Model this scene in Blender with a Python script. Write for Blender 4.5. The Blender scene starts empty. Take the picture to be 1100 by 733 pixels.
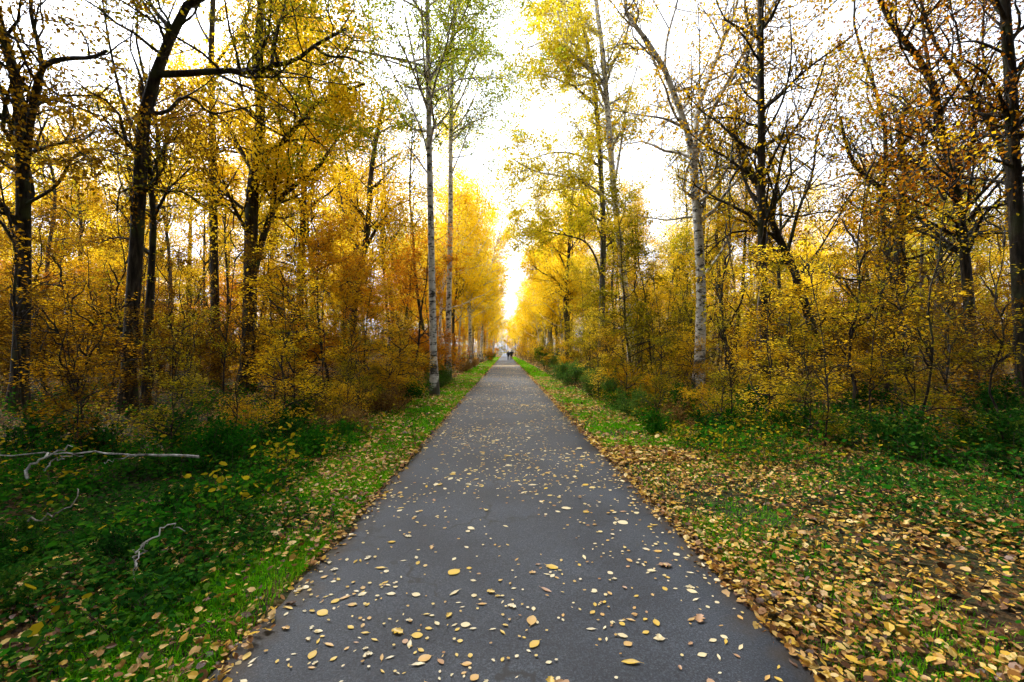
import bpy, math, random
import numpy as np
from mathutils import Euler, Vector, Matrix

S = bpy.context.scene
COL = S.collection
F = 458.0                      # focal length in photo pixels (1100 wide)
CAMH = 1.6
CAM_ROT = Euler((math.radians(90 + 1.39), 0, math.radians(-0.876)), 'XYZ')
RM = np.array(CAM_ROT.to_matrix())
RNG = np.random.default_rng(7)
random.seed(7)
PATH_L, PATH_R = -1.42, 1.55

# ------------------------------------------------------------------ helpers
def at(px, py, Y):
    d = RM @ np.array([(px - 550) / F, (366.5 - py) / F, -1.0])
    d = d * (Y / d[1])
    return np.array([d[0], Y, d[2] + CAMH])

def project(p):
    q = RM.T @ (np.asarray(p, float) - np.array([0, 0, CAMH]))
    if q[2] > -0.05:
        return None
    return 550 + F * q[0] / -q[2], 366.5 - F * q[1] / -q[2]

def sstep(x, a, b):
    t = np.clip((x - a) / (b - a), 0, 1)
    return t * t * (3 - 2 * t)

def gz(x, y):
    x = np.asarray(x, float); y = np.asarray(y, float)
    off = np.where(x < 0, PATH_L - x, x - PATH_R)
    w = sstep(off, 0.25, 3.5)
    n = (0.10 * np.sin(0.55 * x + 0.31 * y) + 0.07 * np.sin(1.3 * x - 0.8 * y + 1.0)
         + 0.04 * np.sin(2.7 * x + 1.9 * y + 2.0) + 0.12 * np.sin(0.16 * x - 0.09 * y + 0.5))
    lip = 0.025 * sstep(off, 0.0, 0.3)
    return -0.012 + lip + w * (n + 0.05)

def norm(v):
    return v / np.maximum(np.linalg.norm(v, axis=-1, keepdims=True), 1e-9)

class MB:
    """collects vertices and faces, links them as one mesh object"""
    def __init__(self):
        self.v = []; self.f = []; self.m = []; self.n = 0
    def add(self, v, f, m=0):
        v = np.asarray(v, float).reshape(-1, 3); f = np.asarray(f, np.int64)
        if len(v) == 0 or len(f) == 0:
            return
        self.v.append(v); self.f.append(f + self.n); self.m.append(np.full(len(f), m, np.int32))
        self.n += len(v)
    def mesh(self, name, mats, smooth=False):
        me = bpy.data.meshes.new(name)
        if self.v:
            v = np.concatenate(self.v)
            idx = np.concatenate([f.ravel() for f in self.f])
            tot = np.concatenate([np.full(len(f), f.shape[1], np.int32) for f in self.f])
            start = np.concatenate([[0], np.cumsum(tot)[:-1]]).astype(np.int32)
            me.vertices.add(len(v)); me.vertices.foreach_set('co', v.astype(np.float32).ravel())
            me.loops.add(len(idx)); me.loops.foreach_set('vertex_index', idx.astype(np.int32))
            me.polygons.add(len(tot)); me.polygons.foreach_set('loop_start', start)
            me.polygons.foreach_set('loop_total', tot)
            me.polygons.foreach_set('material_index', np.concatenate(self.m))
            me.polygons.foreach_set('use_smooth', np.full(len(tot), smooth))
            me.update(calc_edges=True)
        for m in (mats if isinstance(mats, (list, tuple)) else [mats]):
            me.materials.append(m)
        return me
    def build(self, name, mats, parent=None, smooth=False):
        return link(name, self.mesh(name, mats, smooth), parent)

def link(name, data, parent=None):
    o = bpy.data.objects.new(name, data); COL.objects.link(o)
    if parent: o.parent = parent
    return o

def tag(o, label=None, cat=None, group=None, kind=None):
    if label: o['label'] = label
    if cat: o['category'] = cat
    if group: o['group'] = group
    if kind: o['kind'] = kind
    return o

def empty(name, loc, rz=0.0):
    o = bpy.data.objects.new(name, None); COL.objects.link(o)
    o.empty_display_size = 0.2
    o.location = loc; o.rotation_euler = (0, 0, rz)
    return o

def copy_tree(o, loc, rz, sc, sz=None):
    c = o.copy(); COL.objects.link(c)
    c.location = loc; c.rotation_euler = (0, 0, rz); c.scale = (sc, sc, sz or sc)
    for ch in o.children:
        d = ch.copy(); COL.objects.link(d); d.parent = c
    for k in ('label', 'group'):
        if k in c: del c[k]
    return c

# ------------------------------------------------------------------ batched tubes and branching
def tubes(mb, P, R, sides, mat=0):
    P = np.asarray(P, float); R = np.asarray(R, float)
    if len(P) == 0: return
    N, K, _ = P.shape
    T = np.empty_like(P)
    T[:, 1:-1] = P[:, 2:] - P[:, :-2]; T[:, 0] = P[:, 1] - P[:, 0]; T[:, -1] = P[:, -1] - P[:, -2]
    T = norm(T)
    m = norm(T.mean(1))
    ref = np.where(np.abs(m[:, 2:3]) < 0.75, np.array([[0, 0, 1.0]]), np.array([[1.0, 0.13, 0]]))
    U = norm(np.cross(T, ref[:, None, :])); V = np.cross(T, U)
    a = np.arange(sides) * 2 * math.pi / sides
    ring = (U[:, :, None, :] * np.cos(a)[None, None, :, None] + V[:, :, None, :] * np.sin(a)[None, None, :, None])
    X = P[:, :, None, :] + ring * R[:, :, None, None]
    base = (np.arange(N) * K * sides)[:, None, None]
    k = (np.arange(K - 1) * sides)[None, :, None]
    j = np.arange(sides)[None, None, :]; j2 = (j + 1) % sides
    f = np.stack([base + k + j, base + k + j2, base + k + sides + j2, base + k + sides + j], -1).reshape(-1, 4)
    mb.add(X.reshape(-1, 3), f, mat)

def resample(pts, rad, K):
    """smooth resampling of a polyline to K points (Catmull-Rom)"""
    pts = np.asarray(pts, float); rad = np.asarray(rad, float)
    if len(pts) > 2:
        e = np.concatenate([[2 * pts[0] - pts[1]], pts, [2 * pts[-1] - pts[-2]]])
        out = []; orad = []
        for i in range(len(pts) - 1):
            p0, p1, p2, p3 = e[i:i + 4]
            for t in np.linspace(0, 1, 6, endpoint=False):
                out.append(0.5 * ((2 * p1) + (-p0 + p2) * t + (2 * p0 - 5 * p1 + 4 * p2 - p3) * t * t + (-p0 + 3 * p1 - 3 * p2 + p3) * t ** 3))
                orad.append(rad[i] * (1 - t) + rad[i + 1] * t)
        out.append(pts[-1]); orad.append(rad[-1])
        pts = np.array(out); rad = np.array(orad)
    s = np.concatenate([[0], np.cumsum(np.linalg.norm(np.diff(pts, axis=0), axis=1))])
    q = np.linspace(0, s[-1], K)
    return np.stack([np.interp(q, s, pts[:, i]) for i in range(3)], 1), np.interp(q, s, rad)

def spawn(P, R, n, L, ang, K, rng, wander=0.22, up=0.1, t0=0.25, t1=1.0, rmul=0.55, rmin=0.004, taper=0.7, zmin=None, droop=0.0):
    """n children on the parent polylines P (N,K,3)"""
    N, Kp, _ = P.shape
    seg = np.linalg.norm(np.diff(P, axis=1), axis=2).sum(1)
    par = rng.choice(N, n, p=seg / seg.sum())
    t = t0 + (t1 - t0) * rng.random(n)
    if zmin is not None:
        for _ in range(6):
            u = t * (Kp - 1); i = np.minimum(u.astype(int), Kp - 2)
            bad = P[par, i, 2] < zmin
            if not bad.any(): break
            par[bad] = rng.choice(N, bad.sum(), p=seg / seg.sum()); t[bad] = t0 + (t1 - t0) * rng.random(bad.sum())
    u = t * (Kp - 1); i = np.minimum(u.astype(int), Kp - 2); f = (u - i)[:, None]
    p = P[par, i] * (1 - f) + P[par, i + 1] * f
    tan = norm(P[par, i + 1] - P[par, i])
    r = R[par, i] * (1 - f[:, 0]) + R[par, i + 1] * f[:, 0]
    perp = norm(np.cross(tan, norm(rng.normal(size=(n, 3)))))
    a = np.radians(ang[0] + (ang[1] - ang[0]) * rng.random(n))[:, None]
    d = norm(tan * np.cos(a) + perp * np.sin(a) + np.array([0, 0, up]))
    ln = (L[0] + (L[1] - L[0]) * rng.random(n)) * (1.0 - 0.45 * t)
    Q = np.empty((n, K, 3)); Q[:, 0] = p
    for k in range(1, K):
        d = norm(d + wander * rng.normal(size=(n, 3)) + np.array([0, 0, up * 0.5 - droop * k / K]))
        Q[:, k] = Q[:, k - 1] + d * (ln / (K - 1))[:, None]
    r0 = np.maximum(np.minimum(r * rmul, ln * 0.022), rmin)
    RR = r0[:, None] * np.linspace(1, 1 - taper, K)[None, :]
    return Q, np.maximum(RR, rmin * 0.5)

def leaf_faces(mb, pos, size, rng, flat=0.5, asp=0.62, mat=0, hang=0.0):
    """one folded diamond per leaf; flat 0 random .. 1 horizontal"""
    n = len(pos)
    if n == 0: return
    nrm = norm(rng.normal(size=(n, 3)) * (1 - flat) + np.array([0, 0, 1.0]) * flat * 1.4)
    d = norm(np.cross(nrm, rng.normal(size=(n, 3))))
    if hang: d = norm(d + np.array([0, 0, -hang])); 
    s = np.cross(nrm, d)
    s = norm(s)
    L = size[:, None]; W = L * asp * (0.8 + 0.4 * rng.random((n, 1)))
    fold = nrm * (L * 0.10)
    v = np.stack([pos - d * L * 0.5, pos - s * W * 0.5 + fold - d * L * 0.04, pos + d * L * 0.5, pos + s * W * 0.5 + fold - d * L * 0.04], 1)
    mb.add(v.reshape(-1, 3), np.arange(n * 4).reshape(n, 4), mat)

def oval_faces(mb, pos, size, rng, flat=0.85, asp=0.6, mat=0, curl=0.18):
    """rounder six-sided folded leaf (two quads each side of the midrib)"""
    n = len(pos)
    if n == 0: return
    nrm = norm(rng.normal(size=(n, 3)) * (1 - flat) + np.array([0, 0, 1.0]) * flat * 1.4)
    d = norm(np.cross(nrm, rng.normal(size=(n, 3)))); s = norm(np.cross(nrm, d))
    L = size[:, None]; W = L * asp * (0.45 + 0.95 * rng.random((n, 1))) * 0.5
    c = L * curl * (rng.random((n, 1)) * 1.6 - 0.3)
    k = 0.85 + 0.3 * rng.random((n, 1))
    v = [pos - d * L * 0.5 + nrm * c * 0.6,
         pos - d * L * 0.22 - s * W * k + nrm * c, pos + d * L * 0.2 - s * W + nrm * c * 0.9,
         pos + d * L * 0.5 + nrm * c * rng.random((n, 1)) * 1.6,
         pos + d * L * 0.22 + s * W * k + nrm * c, pos - d * L * 0.2 + s * W + nrm * c * 0.8]
    v = np.stack(v, 1).reshape(-1, 3)
    b = np.arange(n)[:, None] * 6
    mb.add(v, np.concatenate([b + np.array([[0, 1, 2, 3]]), b + np.array([[0, 3, 4, 5]])]), mat)

# ------------------------------------------------------------------ materials
def newmat(name):
    m = bpy.data.materials.new(name); m.use_nodes = True
    nt = m.node_tree; nt.nodes.clear()
    out = nt.nodes.new('ShaderNodeOutputMaterial')
    return m, nt, nt.nodes.new, nt.links.new, out

def ramp(nt, cols, pos=None):
    r = nt.nodes.new('ShaderNodeValToRGB'); e = r.color_ramp.elements
    n = len(cols)
    pos = pos or [i / max(1, n - 1) for i in range(n)]
    while len(e) < n: e.new(0.5)
    for i in range(n):
        e[i].position = pos[i]; e[i].color = (*cols[i], 1)
    return r

def leaf_mat(name, cols, trans=0.5, gloss=0.06, clump=0.35, scale=0.5, k=1.0):
    cols = [tuple(c * k for c in q) for q in cols]
    m, nt, N, Lk, out = newmat(name)
    g = N('ShaderNodeNewGeometry'); oi = N('ShaderNodeObjectInfo')
    no = N('ShaderNodeTexNoise'); no.inputs['Scale'].default_value = scale; no.inputs['Detail'].default_value = 2
    Lk(g.outputs['Position'], no.inputs['Vector'])
    a = N('ShaderNodeMath'); a.operation = 'MULTIPLY'; a.inputs[1].default_value = 1 - clump
    Lk(g.outputs['Random Per Island'], a.inputs[0])
    b = N('ShaderNodeMath'); b.operation = 'MULTIPLY_ADD'; b.inputs[1].default_value = clump * 1.6
    Lk(no.outputs['Fac'], b.inputs[0]); Lk(a.outputs[0], b.inputs[2])
    c = N('ShaderNodeMath'); c.operation = 'MULTIPLY_ADD'; c.inputs[1].default_value = 0.40; 
    Lk(oi.outputs['Random'], c.inputs[0]); Lk(b.outputs[0], c.inputs[2])
    d = N('ShaderNodeMath'); d.operation = 'SUBTRACT'; d.inputs[1].default_value = clump * 0.3 + 0.20
    Lk(c.outputs[0], d.inputs[0])
    r = ramp(nt, cols); Lk(d.outputs[0], r.inputs['Fac'])
    df = N('ShaderNodeBsdfDiffuse'); tr = N('ShaderNodeBsdfTranslucent')
    Lk(r.outputs[0], df.inputs['Color']); Lk(r.outputs[0], tr.inputs['Color'])
    mx = N('ShaderNodeMixShader'); mx.inputs[0].default_value = trans
    Lk(df.outputs[0], mx.inputs[1]); Lk(tr.outputs[0], mx.inputs[2])
    last = mx
    if gloss:
        gl = N('ShaderNodeBsdfGlossy'); gl.inputs['Roughness'].default_value = 0.45
        gl.inputs['Color'].default_value = (0.8, 0.8, 0.8, 1)
        m2 = N('ShaderNodeMixShader'); m2.inputs[0].default_value = gloss
        Lk(mx.outputs[0], m2.inputs[1]); Lk(gl.outputs[0], m2.inputs[2]); last = m2
    Lk(last.outputs[0], out.inputs['Surface'])
    return m

def bark_mat(name, c0, c1, c2, scale=3.5, bump=0.9, moss=None):
    m, nt, N, Lk, out = newmat(name)
    tc = N('ShaderNodeTexCoord'); mp = N('ShaderNodeMapping'); mp.inputs['Scale'].default_value = (1, 1, 0.18)
    Lk(tc.outputs['Object'], mp.inputs['Vector'])
    no = N('ShaderNodeTexNoise'); no.inputs['Scale'].default_value = scale * 3; no.inputs['Detail'].default_value = 6; no.inputs['Roughness'].default_value = 0.65
    Lk(mp.outputs[0], no.inputs['Vector'])
    r = ramp(nt, [c0, c1, c2], [0.38, 0.52, 0.68]); Lk(no.outputs['Fac'], r.inputs['Fac'])
    col = r.outputs[0]
    if moss:
        n2 = N('ShaderNodeTexNoise'); n2.inputs['Scale'].default_value = 1.7; n2.inputs['Detail'].default_value = 5
        Lk(tc.outputs['Object'], n2.inputs['Vector'])
        r2 = ramp(nt, [(0, 0, 0), (1, 1, 1)], [0.52, 0.66]); Lk(n2.outputs['Fac'], r2.inputs['Fac'])
        mx = N('ShaderNodeMix'); mx.data_type = 'RGBA'; Lk(r2.outputs[0], mx.inputs[0]); Lk(col, mx.inputs[6]); mx.inputs[7].default_value = (*moss, 1)
        col = mx.outputs[2]
    bs = N('ShaderNodeBsdfPrincipled'); bs.inputs['Roughness'].default_value = 0.9
    bs.inputs['Specular IOR Level'].default_value = 0.2
    Lk(col, bs.inputs['Base Color'])
    bp = N('ShaderNodeBump'); bp.inputs['Strength'].default_value = bump; bp.inputs['Distance'].default_value = 0.04
    Lk(no.outputs['Fac'], bp.inputs['Height']); Lk(bp.outputs[0], bs.inputs['Normal'])
    Lk(bs.outputs[0], out.inputs['Surface'])
    return m

def birch_bark():
    m, nt, N, Lk, out = newmat('birch_bark')
    tc = N('ShaderNodeTexCoord'); mp = N('ShaderNodeMapping'); mp.inputs['Scale'].default_value = (4.5, 4.5, 9)
    Lk(tc.outputs['Object'], mp.inputs['Vector'])
    no = N('ShaderNodeTexNoise'); no.inputs['Scale'].default_value = 1.0; no.inputs['Detail'].default_value = 8; no.inputs['Roughness'].default_value = 0.72
    Lk(mp.outputs[0], no.inputs['Vector'])
    r = ramp(nt, [(0.02, 0.018, 0.015), (0.10, 0.09, 0.075), (0.52, 0.50, 0.45), (0.66, 0.64, 0.60)], [0.40, 0.45, 0.49, 0.75])
    Lk(no.outputs['Fac'], r.inputs['Fac'])
    # rough dark bark spreading up from the foot of the stem
    sp = N('ShaderNodeSeparateXYZ'); Lk(tc.outputs['Object'], sp.inputs[0])
    n2 = N('ShaderNodeTexNoise'); n2.inputs['Scale'].default_value = 2.2; n2.inputs['Detail'].default_value = 5
    Lk(tc.outputs['Object'], n2.inputs['Vector'])
    ad = N('ShaderNodeMath'); ad.operation = 'MULTIPLY_ADD'; ad.inputs[1].default_value = 5.0
    Lk(n2.outputs['Fac'], ad.inputs[0]); ng = N('ShaderNodeMath'); ng.operation = 'MULTIPLY'; ng.inputs[1].default_value = -0.8
    Lk(sp.outputs[2], ng.inputs[0]); Lk(ng.outputs[0], ad.inputs[2])
    r2 = ramp(nt, [(0, 0, 0), (1, 1, 1)], [0.35, 0.8]); 
    s2 = N('ShaderNodeMath'); s2.operation = 'SUBTRACT'; s2.inputs[1].default_value = 1.2; Lk(ad.outputs[0], s2.inputs[0]); Lk(s2.outputs[0], r2.inputs['Fac'])
    mx = N('ShaderNodeMix'); mx.data_type = 'RGBA'; Lk(r2.outputs[0], mx.inputs[0]); Lk(r.outputs[0], mx.inputs[6]); mx.inputs[7].default_value = (0.05, 0.045, 0.035, 1)
    bs = N('ShaderNodeBsdfPrincipled'); bs.inputs['Roughness'].default_value = 0.75
    Lk(mx.outputs[2], bs.inputs['Base Color'])
    bp = N('ShaderNodeBump'); bp.inputs['Strength'].default_value = 0.4; bp.inputs['Distance'].default_value = 0.03
    Lk(no.outputs['Fac'], bp.inputs['Height']); Lk(bp.outputs[0], bs.inputs['Normal'])
    Lk(bs.outputs[0], out.inputs['Surface'])
    return m

def plain(name, col, rough=0.8, spec=0.3):
    m, nt, N, Lk, out = newmat(name)
    no = N('ShaderNodeTexNoise'); no.inputs['Scale'].default_value = 40
    tc = N('ShaderNodeTexCoord'); Lk(tc.outputs['Object'], no.inputs['Vector'])
    r = ramp(nt, [tuple(c * 0.8 for c in col), tuple(min(1, c * 1.2) for c in col)]); Lk(no.outputs['Fac'], r.inputs['Fac'])
    bs = N('ShaderNodeBsdfPrincipled'); bs.inputs['Roughness'].default_value = rough; bs.inputs['Specular IOR Level'].default_value = spec
    Lk(r.outputs[0], bs.inputs['Base Color']); Lk(bs.outputs[0], out.inputs['Surface'])
    return m

M = {}
M['oak_bark'] = bark_mat('oak_bark', (0.012, 0.010, 0.008), (0.035, 0.028, 0.020), (0.085, 0.07, 0.05), moss=(0.045, 0.055, 0.02))
M['grey_bark'] = bark_mat('grey_bark', (0.03, 0.027, 0.022), (0.075, 0.068, 0.055), (0.17, 0.16, 0.13), scale=4, bump=0.35, moss=(0.09, 0.10, 0.045))
M['birch_bark'] = birch_bark()
M['twig'] = bark_mat('birch_twig', (0.02, 0.014, 0.01), (0.045, 0.032, 0.022), (0.08, 0.06, 0.045), scale=5, bump=0.2)
M['mottled'] = bark_mat('mottled_bark', (0.03, 0.028, 0.022), (0.16, 0.15, 0.125), (0.42, 0.41, 0.37), scale=1.3, bump=0.4, moss=(0.10, 0.10, 0.06))
M['dead_wood'] = bark_mat('dead_wood', (0.08, 0.07, 0.06), (0.34, 0.32, 0.29), (0.58, 0.56, 0.53), scale=3, bump=0.3)
M['dead_dark'] = bark_mat('dead_dark', (0.10, 0.085, 0.075), (0.24, 0.21, 0.18), (0.40, 0.36, 0.31), scale=8, bump=0.3)
M['yellow'] = leaf_mat('leaf_yellow', [(0.60, 0.32, 0.006), (0.80, 0.52, 0.01), (0.86, 0.62, 0.02), (0.86, 0.68, 0.07)], 0.6, 0.0, k=1.0)
M['gold'] = leaf_mat('leaf_gold', [(0.44, 0.19, 0.006), (0.70, 0.38, 0.008), (0.82, 0.50, 0.012), (0.84, 0.60, 0.04)], 0.58, 0.0, k=0.8)
M['orange'] = leaf_mat('leaf_orange', [(0.34, 0.10, 0.008), (0.58, 0.22, 0.01), (0.72, 0.32, 0.012), (0.80, 0.44, 0.02)], 0.55, 0.0, k=0.85)
M['brown'] = leaf_mat('leaf_brown_shaded', [(0.20, 0.08, 0.008), (0.40, 0.18, 0.012), (0.60, 0.32, 0.015), (0.68, 0.44, 0.03)], 0.5, 0.0, k=0.48)  # brown leaves, toned down further so the wood's flanks look shaded
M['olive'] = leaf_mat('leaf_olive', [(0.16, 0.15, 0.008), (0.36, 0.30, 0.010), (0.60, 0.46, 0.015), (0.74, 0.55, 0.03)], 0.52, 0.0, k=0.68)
M['birch_leaf'] = leaf_mat('leaf_birch', [(0.12, 0.20, 0.012), (0.24, 0.32, 0.015), (0.44, 0.44, 0.02), (0.64, 0.54, 0.03)], 0.55, 0.0, k=0.8)
M['birch_gold'] = leaf_mat('leaf_birch_gold', [(0.56, 0.40, 0.012), (0.78, 0.54, 0.015), (0.86, 0.60, 0.02), (0.88, 0.66, 0.06)], 0.58, 0.0, k=1.0)
M['birch_mid'] = leaf_mat('leaf_birch_mid', [(0.36, 0.36, 0.012), (0.60, 0.52, 0.014), (0.78, 0.62, 0.02), (0.84, 0.66, 0.05)], 0.58, 0.0, k=0.95)
M['green'] = leaf_mat('leaf_green', [(0.010, 0.07, 0.006), (0.02, 0.14, 0.008), (0.045, 0.24, 0.010), (0.16, 0.34, 0.015)], 0.35, gloss=0, clump=0.3, scale=0.8, k=0.62)
M['bramble'] = leaf_mat('leaf_bramble', [(0.006, 0.03, 0.005), (0.012, 0.06, 0.008), (0.025, 0.11, 0.010), (0.10, 0.16, 0.015)], 0.3, gloss=0, clump=0.3, scale=0.8)
M['shrub'] = leaf_mat('leaf_shrub', [(0.03, 0.08, 0.012), (0.06, 0.15, 0.022), (0.11, 0.22, 0.03), (0.26, 0.29, 0.03)], 0.4, gloss=0, clump=0.3, scale=0.9)
M['grass'] = leaf_mat('grass_blade', [(0.03, 0.17, 0.004), (0.06, 0.30, 0.004), (0.13, 0.40, 0.006), (0.36, 0.46, 0.02)], 0.5, gloss=0, clump=0.4, scale=1.2, k=1.15)
M['dry'] = leaf_mat('dry_weed', [(0.14, 0.07, 0.02), (0.28, 0.15, 0.04), (0.42, 0.25, 0.07), (0.5, 0.33, 0.08)], 0.35, clump=0.3, gloss=0, k=0.65)
LIT = [(0.045, 0.018, 0.006), (0.11, 0.045, 0.012), (0.24, 0.10, 0.018), (0.46, 0.25, 0.03), (0.60, 0.38, 0.04), (0.34, 0.18, 0.06), (0.60, 0.42, 0.12), (0.62, 0.49, 0.28)]
M['litter'] = leaf_mat('leaf_litter', LIT, 0.15, gloss=0.03, clump=0.08, scale=1.5, k=1.05)
M['path_litter'] = leaf_mat('path_leaf_litter', [(0.30, 0.14, 0.04), (0.58, 0.36, 0.08), (0.70, 0.52, 0.16), (0.76, 0.61, 0.32), (0.78, 0.67, 0.45)], 0.15, gloss=0.06, clump=0.1)
LEAFCOL = {
    'pale cream': leaf_mat('fallen_cream', [(0.66, 0.53, 0.27), (0.74, 0.62, 0.35), (0.76, 0.66, 0.44)], 0.15, 0.08, 0.0),
    'bright yellow': leaf_mat('fallen_yellow', [(0.62, 0.36, 0.03), (0.72, 0.48, 0.06), (0.70, 0.45, 0.04)], 0.2, 0.08, 0.0),
    'golden': leaf_mat('fallen_gold', [(0.52, 0.27, 0.04), (0.62, 0.36, 0.09), (0.60, 0.40, 0.15)], 0.15, 0.08, 0.0),
    'tan brown': leaf_mat('fallen_tan', [(0.30, 0.15, 0.06), (0.44, 0.25, 0.12), (0.40, 0.20, 0.06)], 0.1, 0.08, 0.0),
}

def asphalt():
    m, nt, N, Lk, out = newmat('asphalt')
    tc = N('ShaderNodeTexCoord')
    a = N('ShaderNodeTexNoise'); a.inputs['Scale'].default_value = 95; a.inputs['Detail'].default_value = 4; a.inputs['Roughness'].default_value = 0.75
    b = N('ShaderNodeTexNoise'); b.inputs['Scale'].default_value = 0.9; b.inputs['Detail'].default_value = 5
    v = N('ShaderNodeTexVoronoi'); v.inputs['Scale'].default_value = 75
    for x in (a, b, v): Lk(tc.outputs['Object'], x.inputs['Vector'])
    r = ramp(nt, [(0.007, 0.010, 0.015), (0.025, 0.032, 0.043), (0.080, 0.092, 0.110)], [0.34, 0.52, 0.68]); Lk(a.outputs['Fac'], r.inputs['Fac'])
    # scattered pale grit
    r2 = ramp(nt, [(1, 1, 1), (0, 0, 0)], [0.07, 0.13]); Lk(v.outputs['Distance'], r2.inputs['Fac'])
    n3 = N('ShaderNodeTexWhiteNoise'); Lk(v.outputs['Position'], n3.inputs['Vector'])
    gt = N('ShaderNodeMath'); gt.operation = 'GREATER_THAN'; gt.inputs[1].default_value = 0.80; Lk(n3.outputs['Value'], gt.inputs[0])
    ml = N('ShaderNodeMath'); ml.operation = 'MULTIPLY'; Lk(r2.outputs[0], ml.inputs[0]); Lk(gt.outputs[0], ml.inputs[1])
    mx = N('ShaderNodeMix'); mx.data_type = 'RGBA'; Lk(ml.outputs[0], mx.inputs[0]); Lk(r.outputs[0], mx.inputs[6]); mx.inputs[7].default_value = (0.22, 0.21, 0.21, 1)
    # broad wear
    r3 = ramp(nt, [(0.60, 0.60, 0.63), (1.32, 1.30, 1.29)], [0.38, 0.64]); Lk(b.outputs['Fac'], r3.inputs['Fac'])
    mu = N('ShaderNodeMix'); mu.data_type = 'RGBA'; mu.blend_type = 'MULTIPLY'; mu.inputs[0].default_value = 1
    Lk(mx.outputs[2], mu.inputs[6]); Lk(r3.outputs[0], mu.inputs[7])
    # soil and leaf crumbs worked into both edges, and hairline cracks
    sp = N('ShaderNodeSeparateXYZ'); Lk(tc.outputs['Object'], sp.inputs[0])
    ax = N('ShaderNodeMath'); ax.operation = 'SUBTRACT'; ax.inputs[1].default_value = (PATH_L + PATH_R) / 2; Lk(sp.outputs[0], ax.inputs[0])
    ab = N('ShaderNodeMath'); ab.operation = 'ABSOLUTE'; Lk(ax.outputs[0], ab.inputs[0])
    nd = N('ShaderNodeTexNoise'); nd.inputs['Scale'].default_value = 5; nd.inputs['Detail'].default_value = 6; Lk(tc.outputs['Object'], nd.inputs['Vector'])
    sm = N('ShaderNodeMath'); sm.operation = 'MULTIPLY_ADD'; sm.inputs[1].default_value = 0.55; Lk(nd.outputs['Fac'], sm.inputs[0]); Lk(ab.outputs[0], sm.inputs[2])
    rd = ramp(nt, [(0, 0, 0), (1, 1, 1)], [0.80, 0.92]); dv = N('ShaderNodeMath'); dv.operation = 'DIVIDE'; dv.inputs[1].default_value = 1.95; Lk(sm.outputs[0], dv.inputs[0]); Lk(dv.outputs[0], rd.inputs['Fac'])
    md = N('ShaderNodeMix'); md.data_type = 'RGBA'; Lk(rd.outputs[0], md.inputs[0]); Lk(mu.outputs[2], md.inputs[6]); md.inputs[7].default_value = (0.045, 0.032, 0.02, 1)
    vc = N('ShaderNodeTexVoronoi'); vc.feature = 'DISTANCE_TO_EDGE'; vc.inputs['Scale'].default_value = 0.42
    wv = N('ShaderNodeMix'); wv.data_type = 'RGBA'; wv.blend_type = 'LINEAR_LIGHT'; wv.inputs[0].default_value = 0.25
    Lk(tc.outputs['Object'], wv.inputs[6]); Lk(nd.outputs['Color'], wv.inputs[7]); Lk(wv.outputs[2], vc.inputs['Vector'])
    rc = ramp(nt, [(1, 1, 1), (0, 0, 0)], [0.003, 0.009]); Lk(vc.outputs['Distance'], rc.inputs['Fac'])
    bm = ramp(nt, [(0, 0, 0), (1, 1, 1)], [0.46, 0.53]); Lk(b.outputs['Fac'], bm.inputs['Fac'])
    cm = N('ShaderNodeMath'); cm.operation = 'MULTIPLY'; Lk(rc.outputs[0], cm.inputs[0]); Lk(bm.outputs[0], cm.inputs[1])
    mc = N('ShaderNodeMix'); mc.data_type = 'RGBA'; Lk(cm.outputs[0], mc.inputs[0]); Lk(md.outputs[2], mc.inputs[6]); mc.inputs[7].default_value = (0.012, 0.012, 0.012, 1)
    bs = N('ShaderNodeBsdfPrincipled'); bs.inputs['Roughness'].default_value = 0.68; bs.inputs['Specular IOR Level'].default_value = 0.42
    Lk(mc.outputs[2], bs.inputs['Base Color'])
    bp = N('ShaderNodeBump'); bp.inputs['Strength'].default_value = 0.55; bp.inputs['Distance'].default_value = 0.004
    Lk(a.outputs['Fac'], bp.inputs['Height']); Lk(bp.outputs[0], bs.inputs['Normal'])
    Lk(bs.outputs[0], out.inputs['Surface'])
    return m

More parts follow.
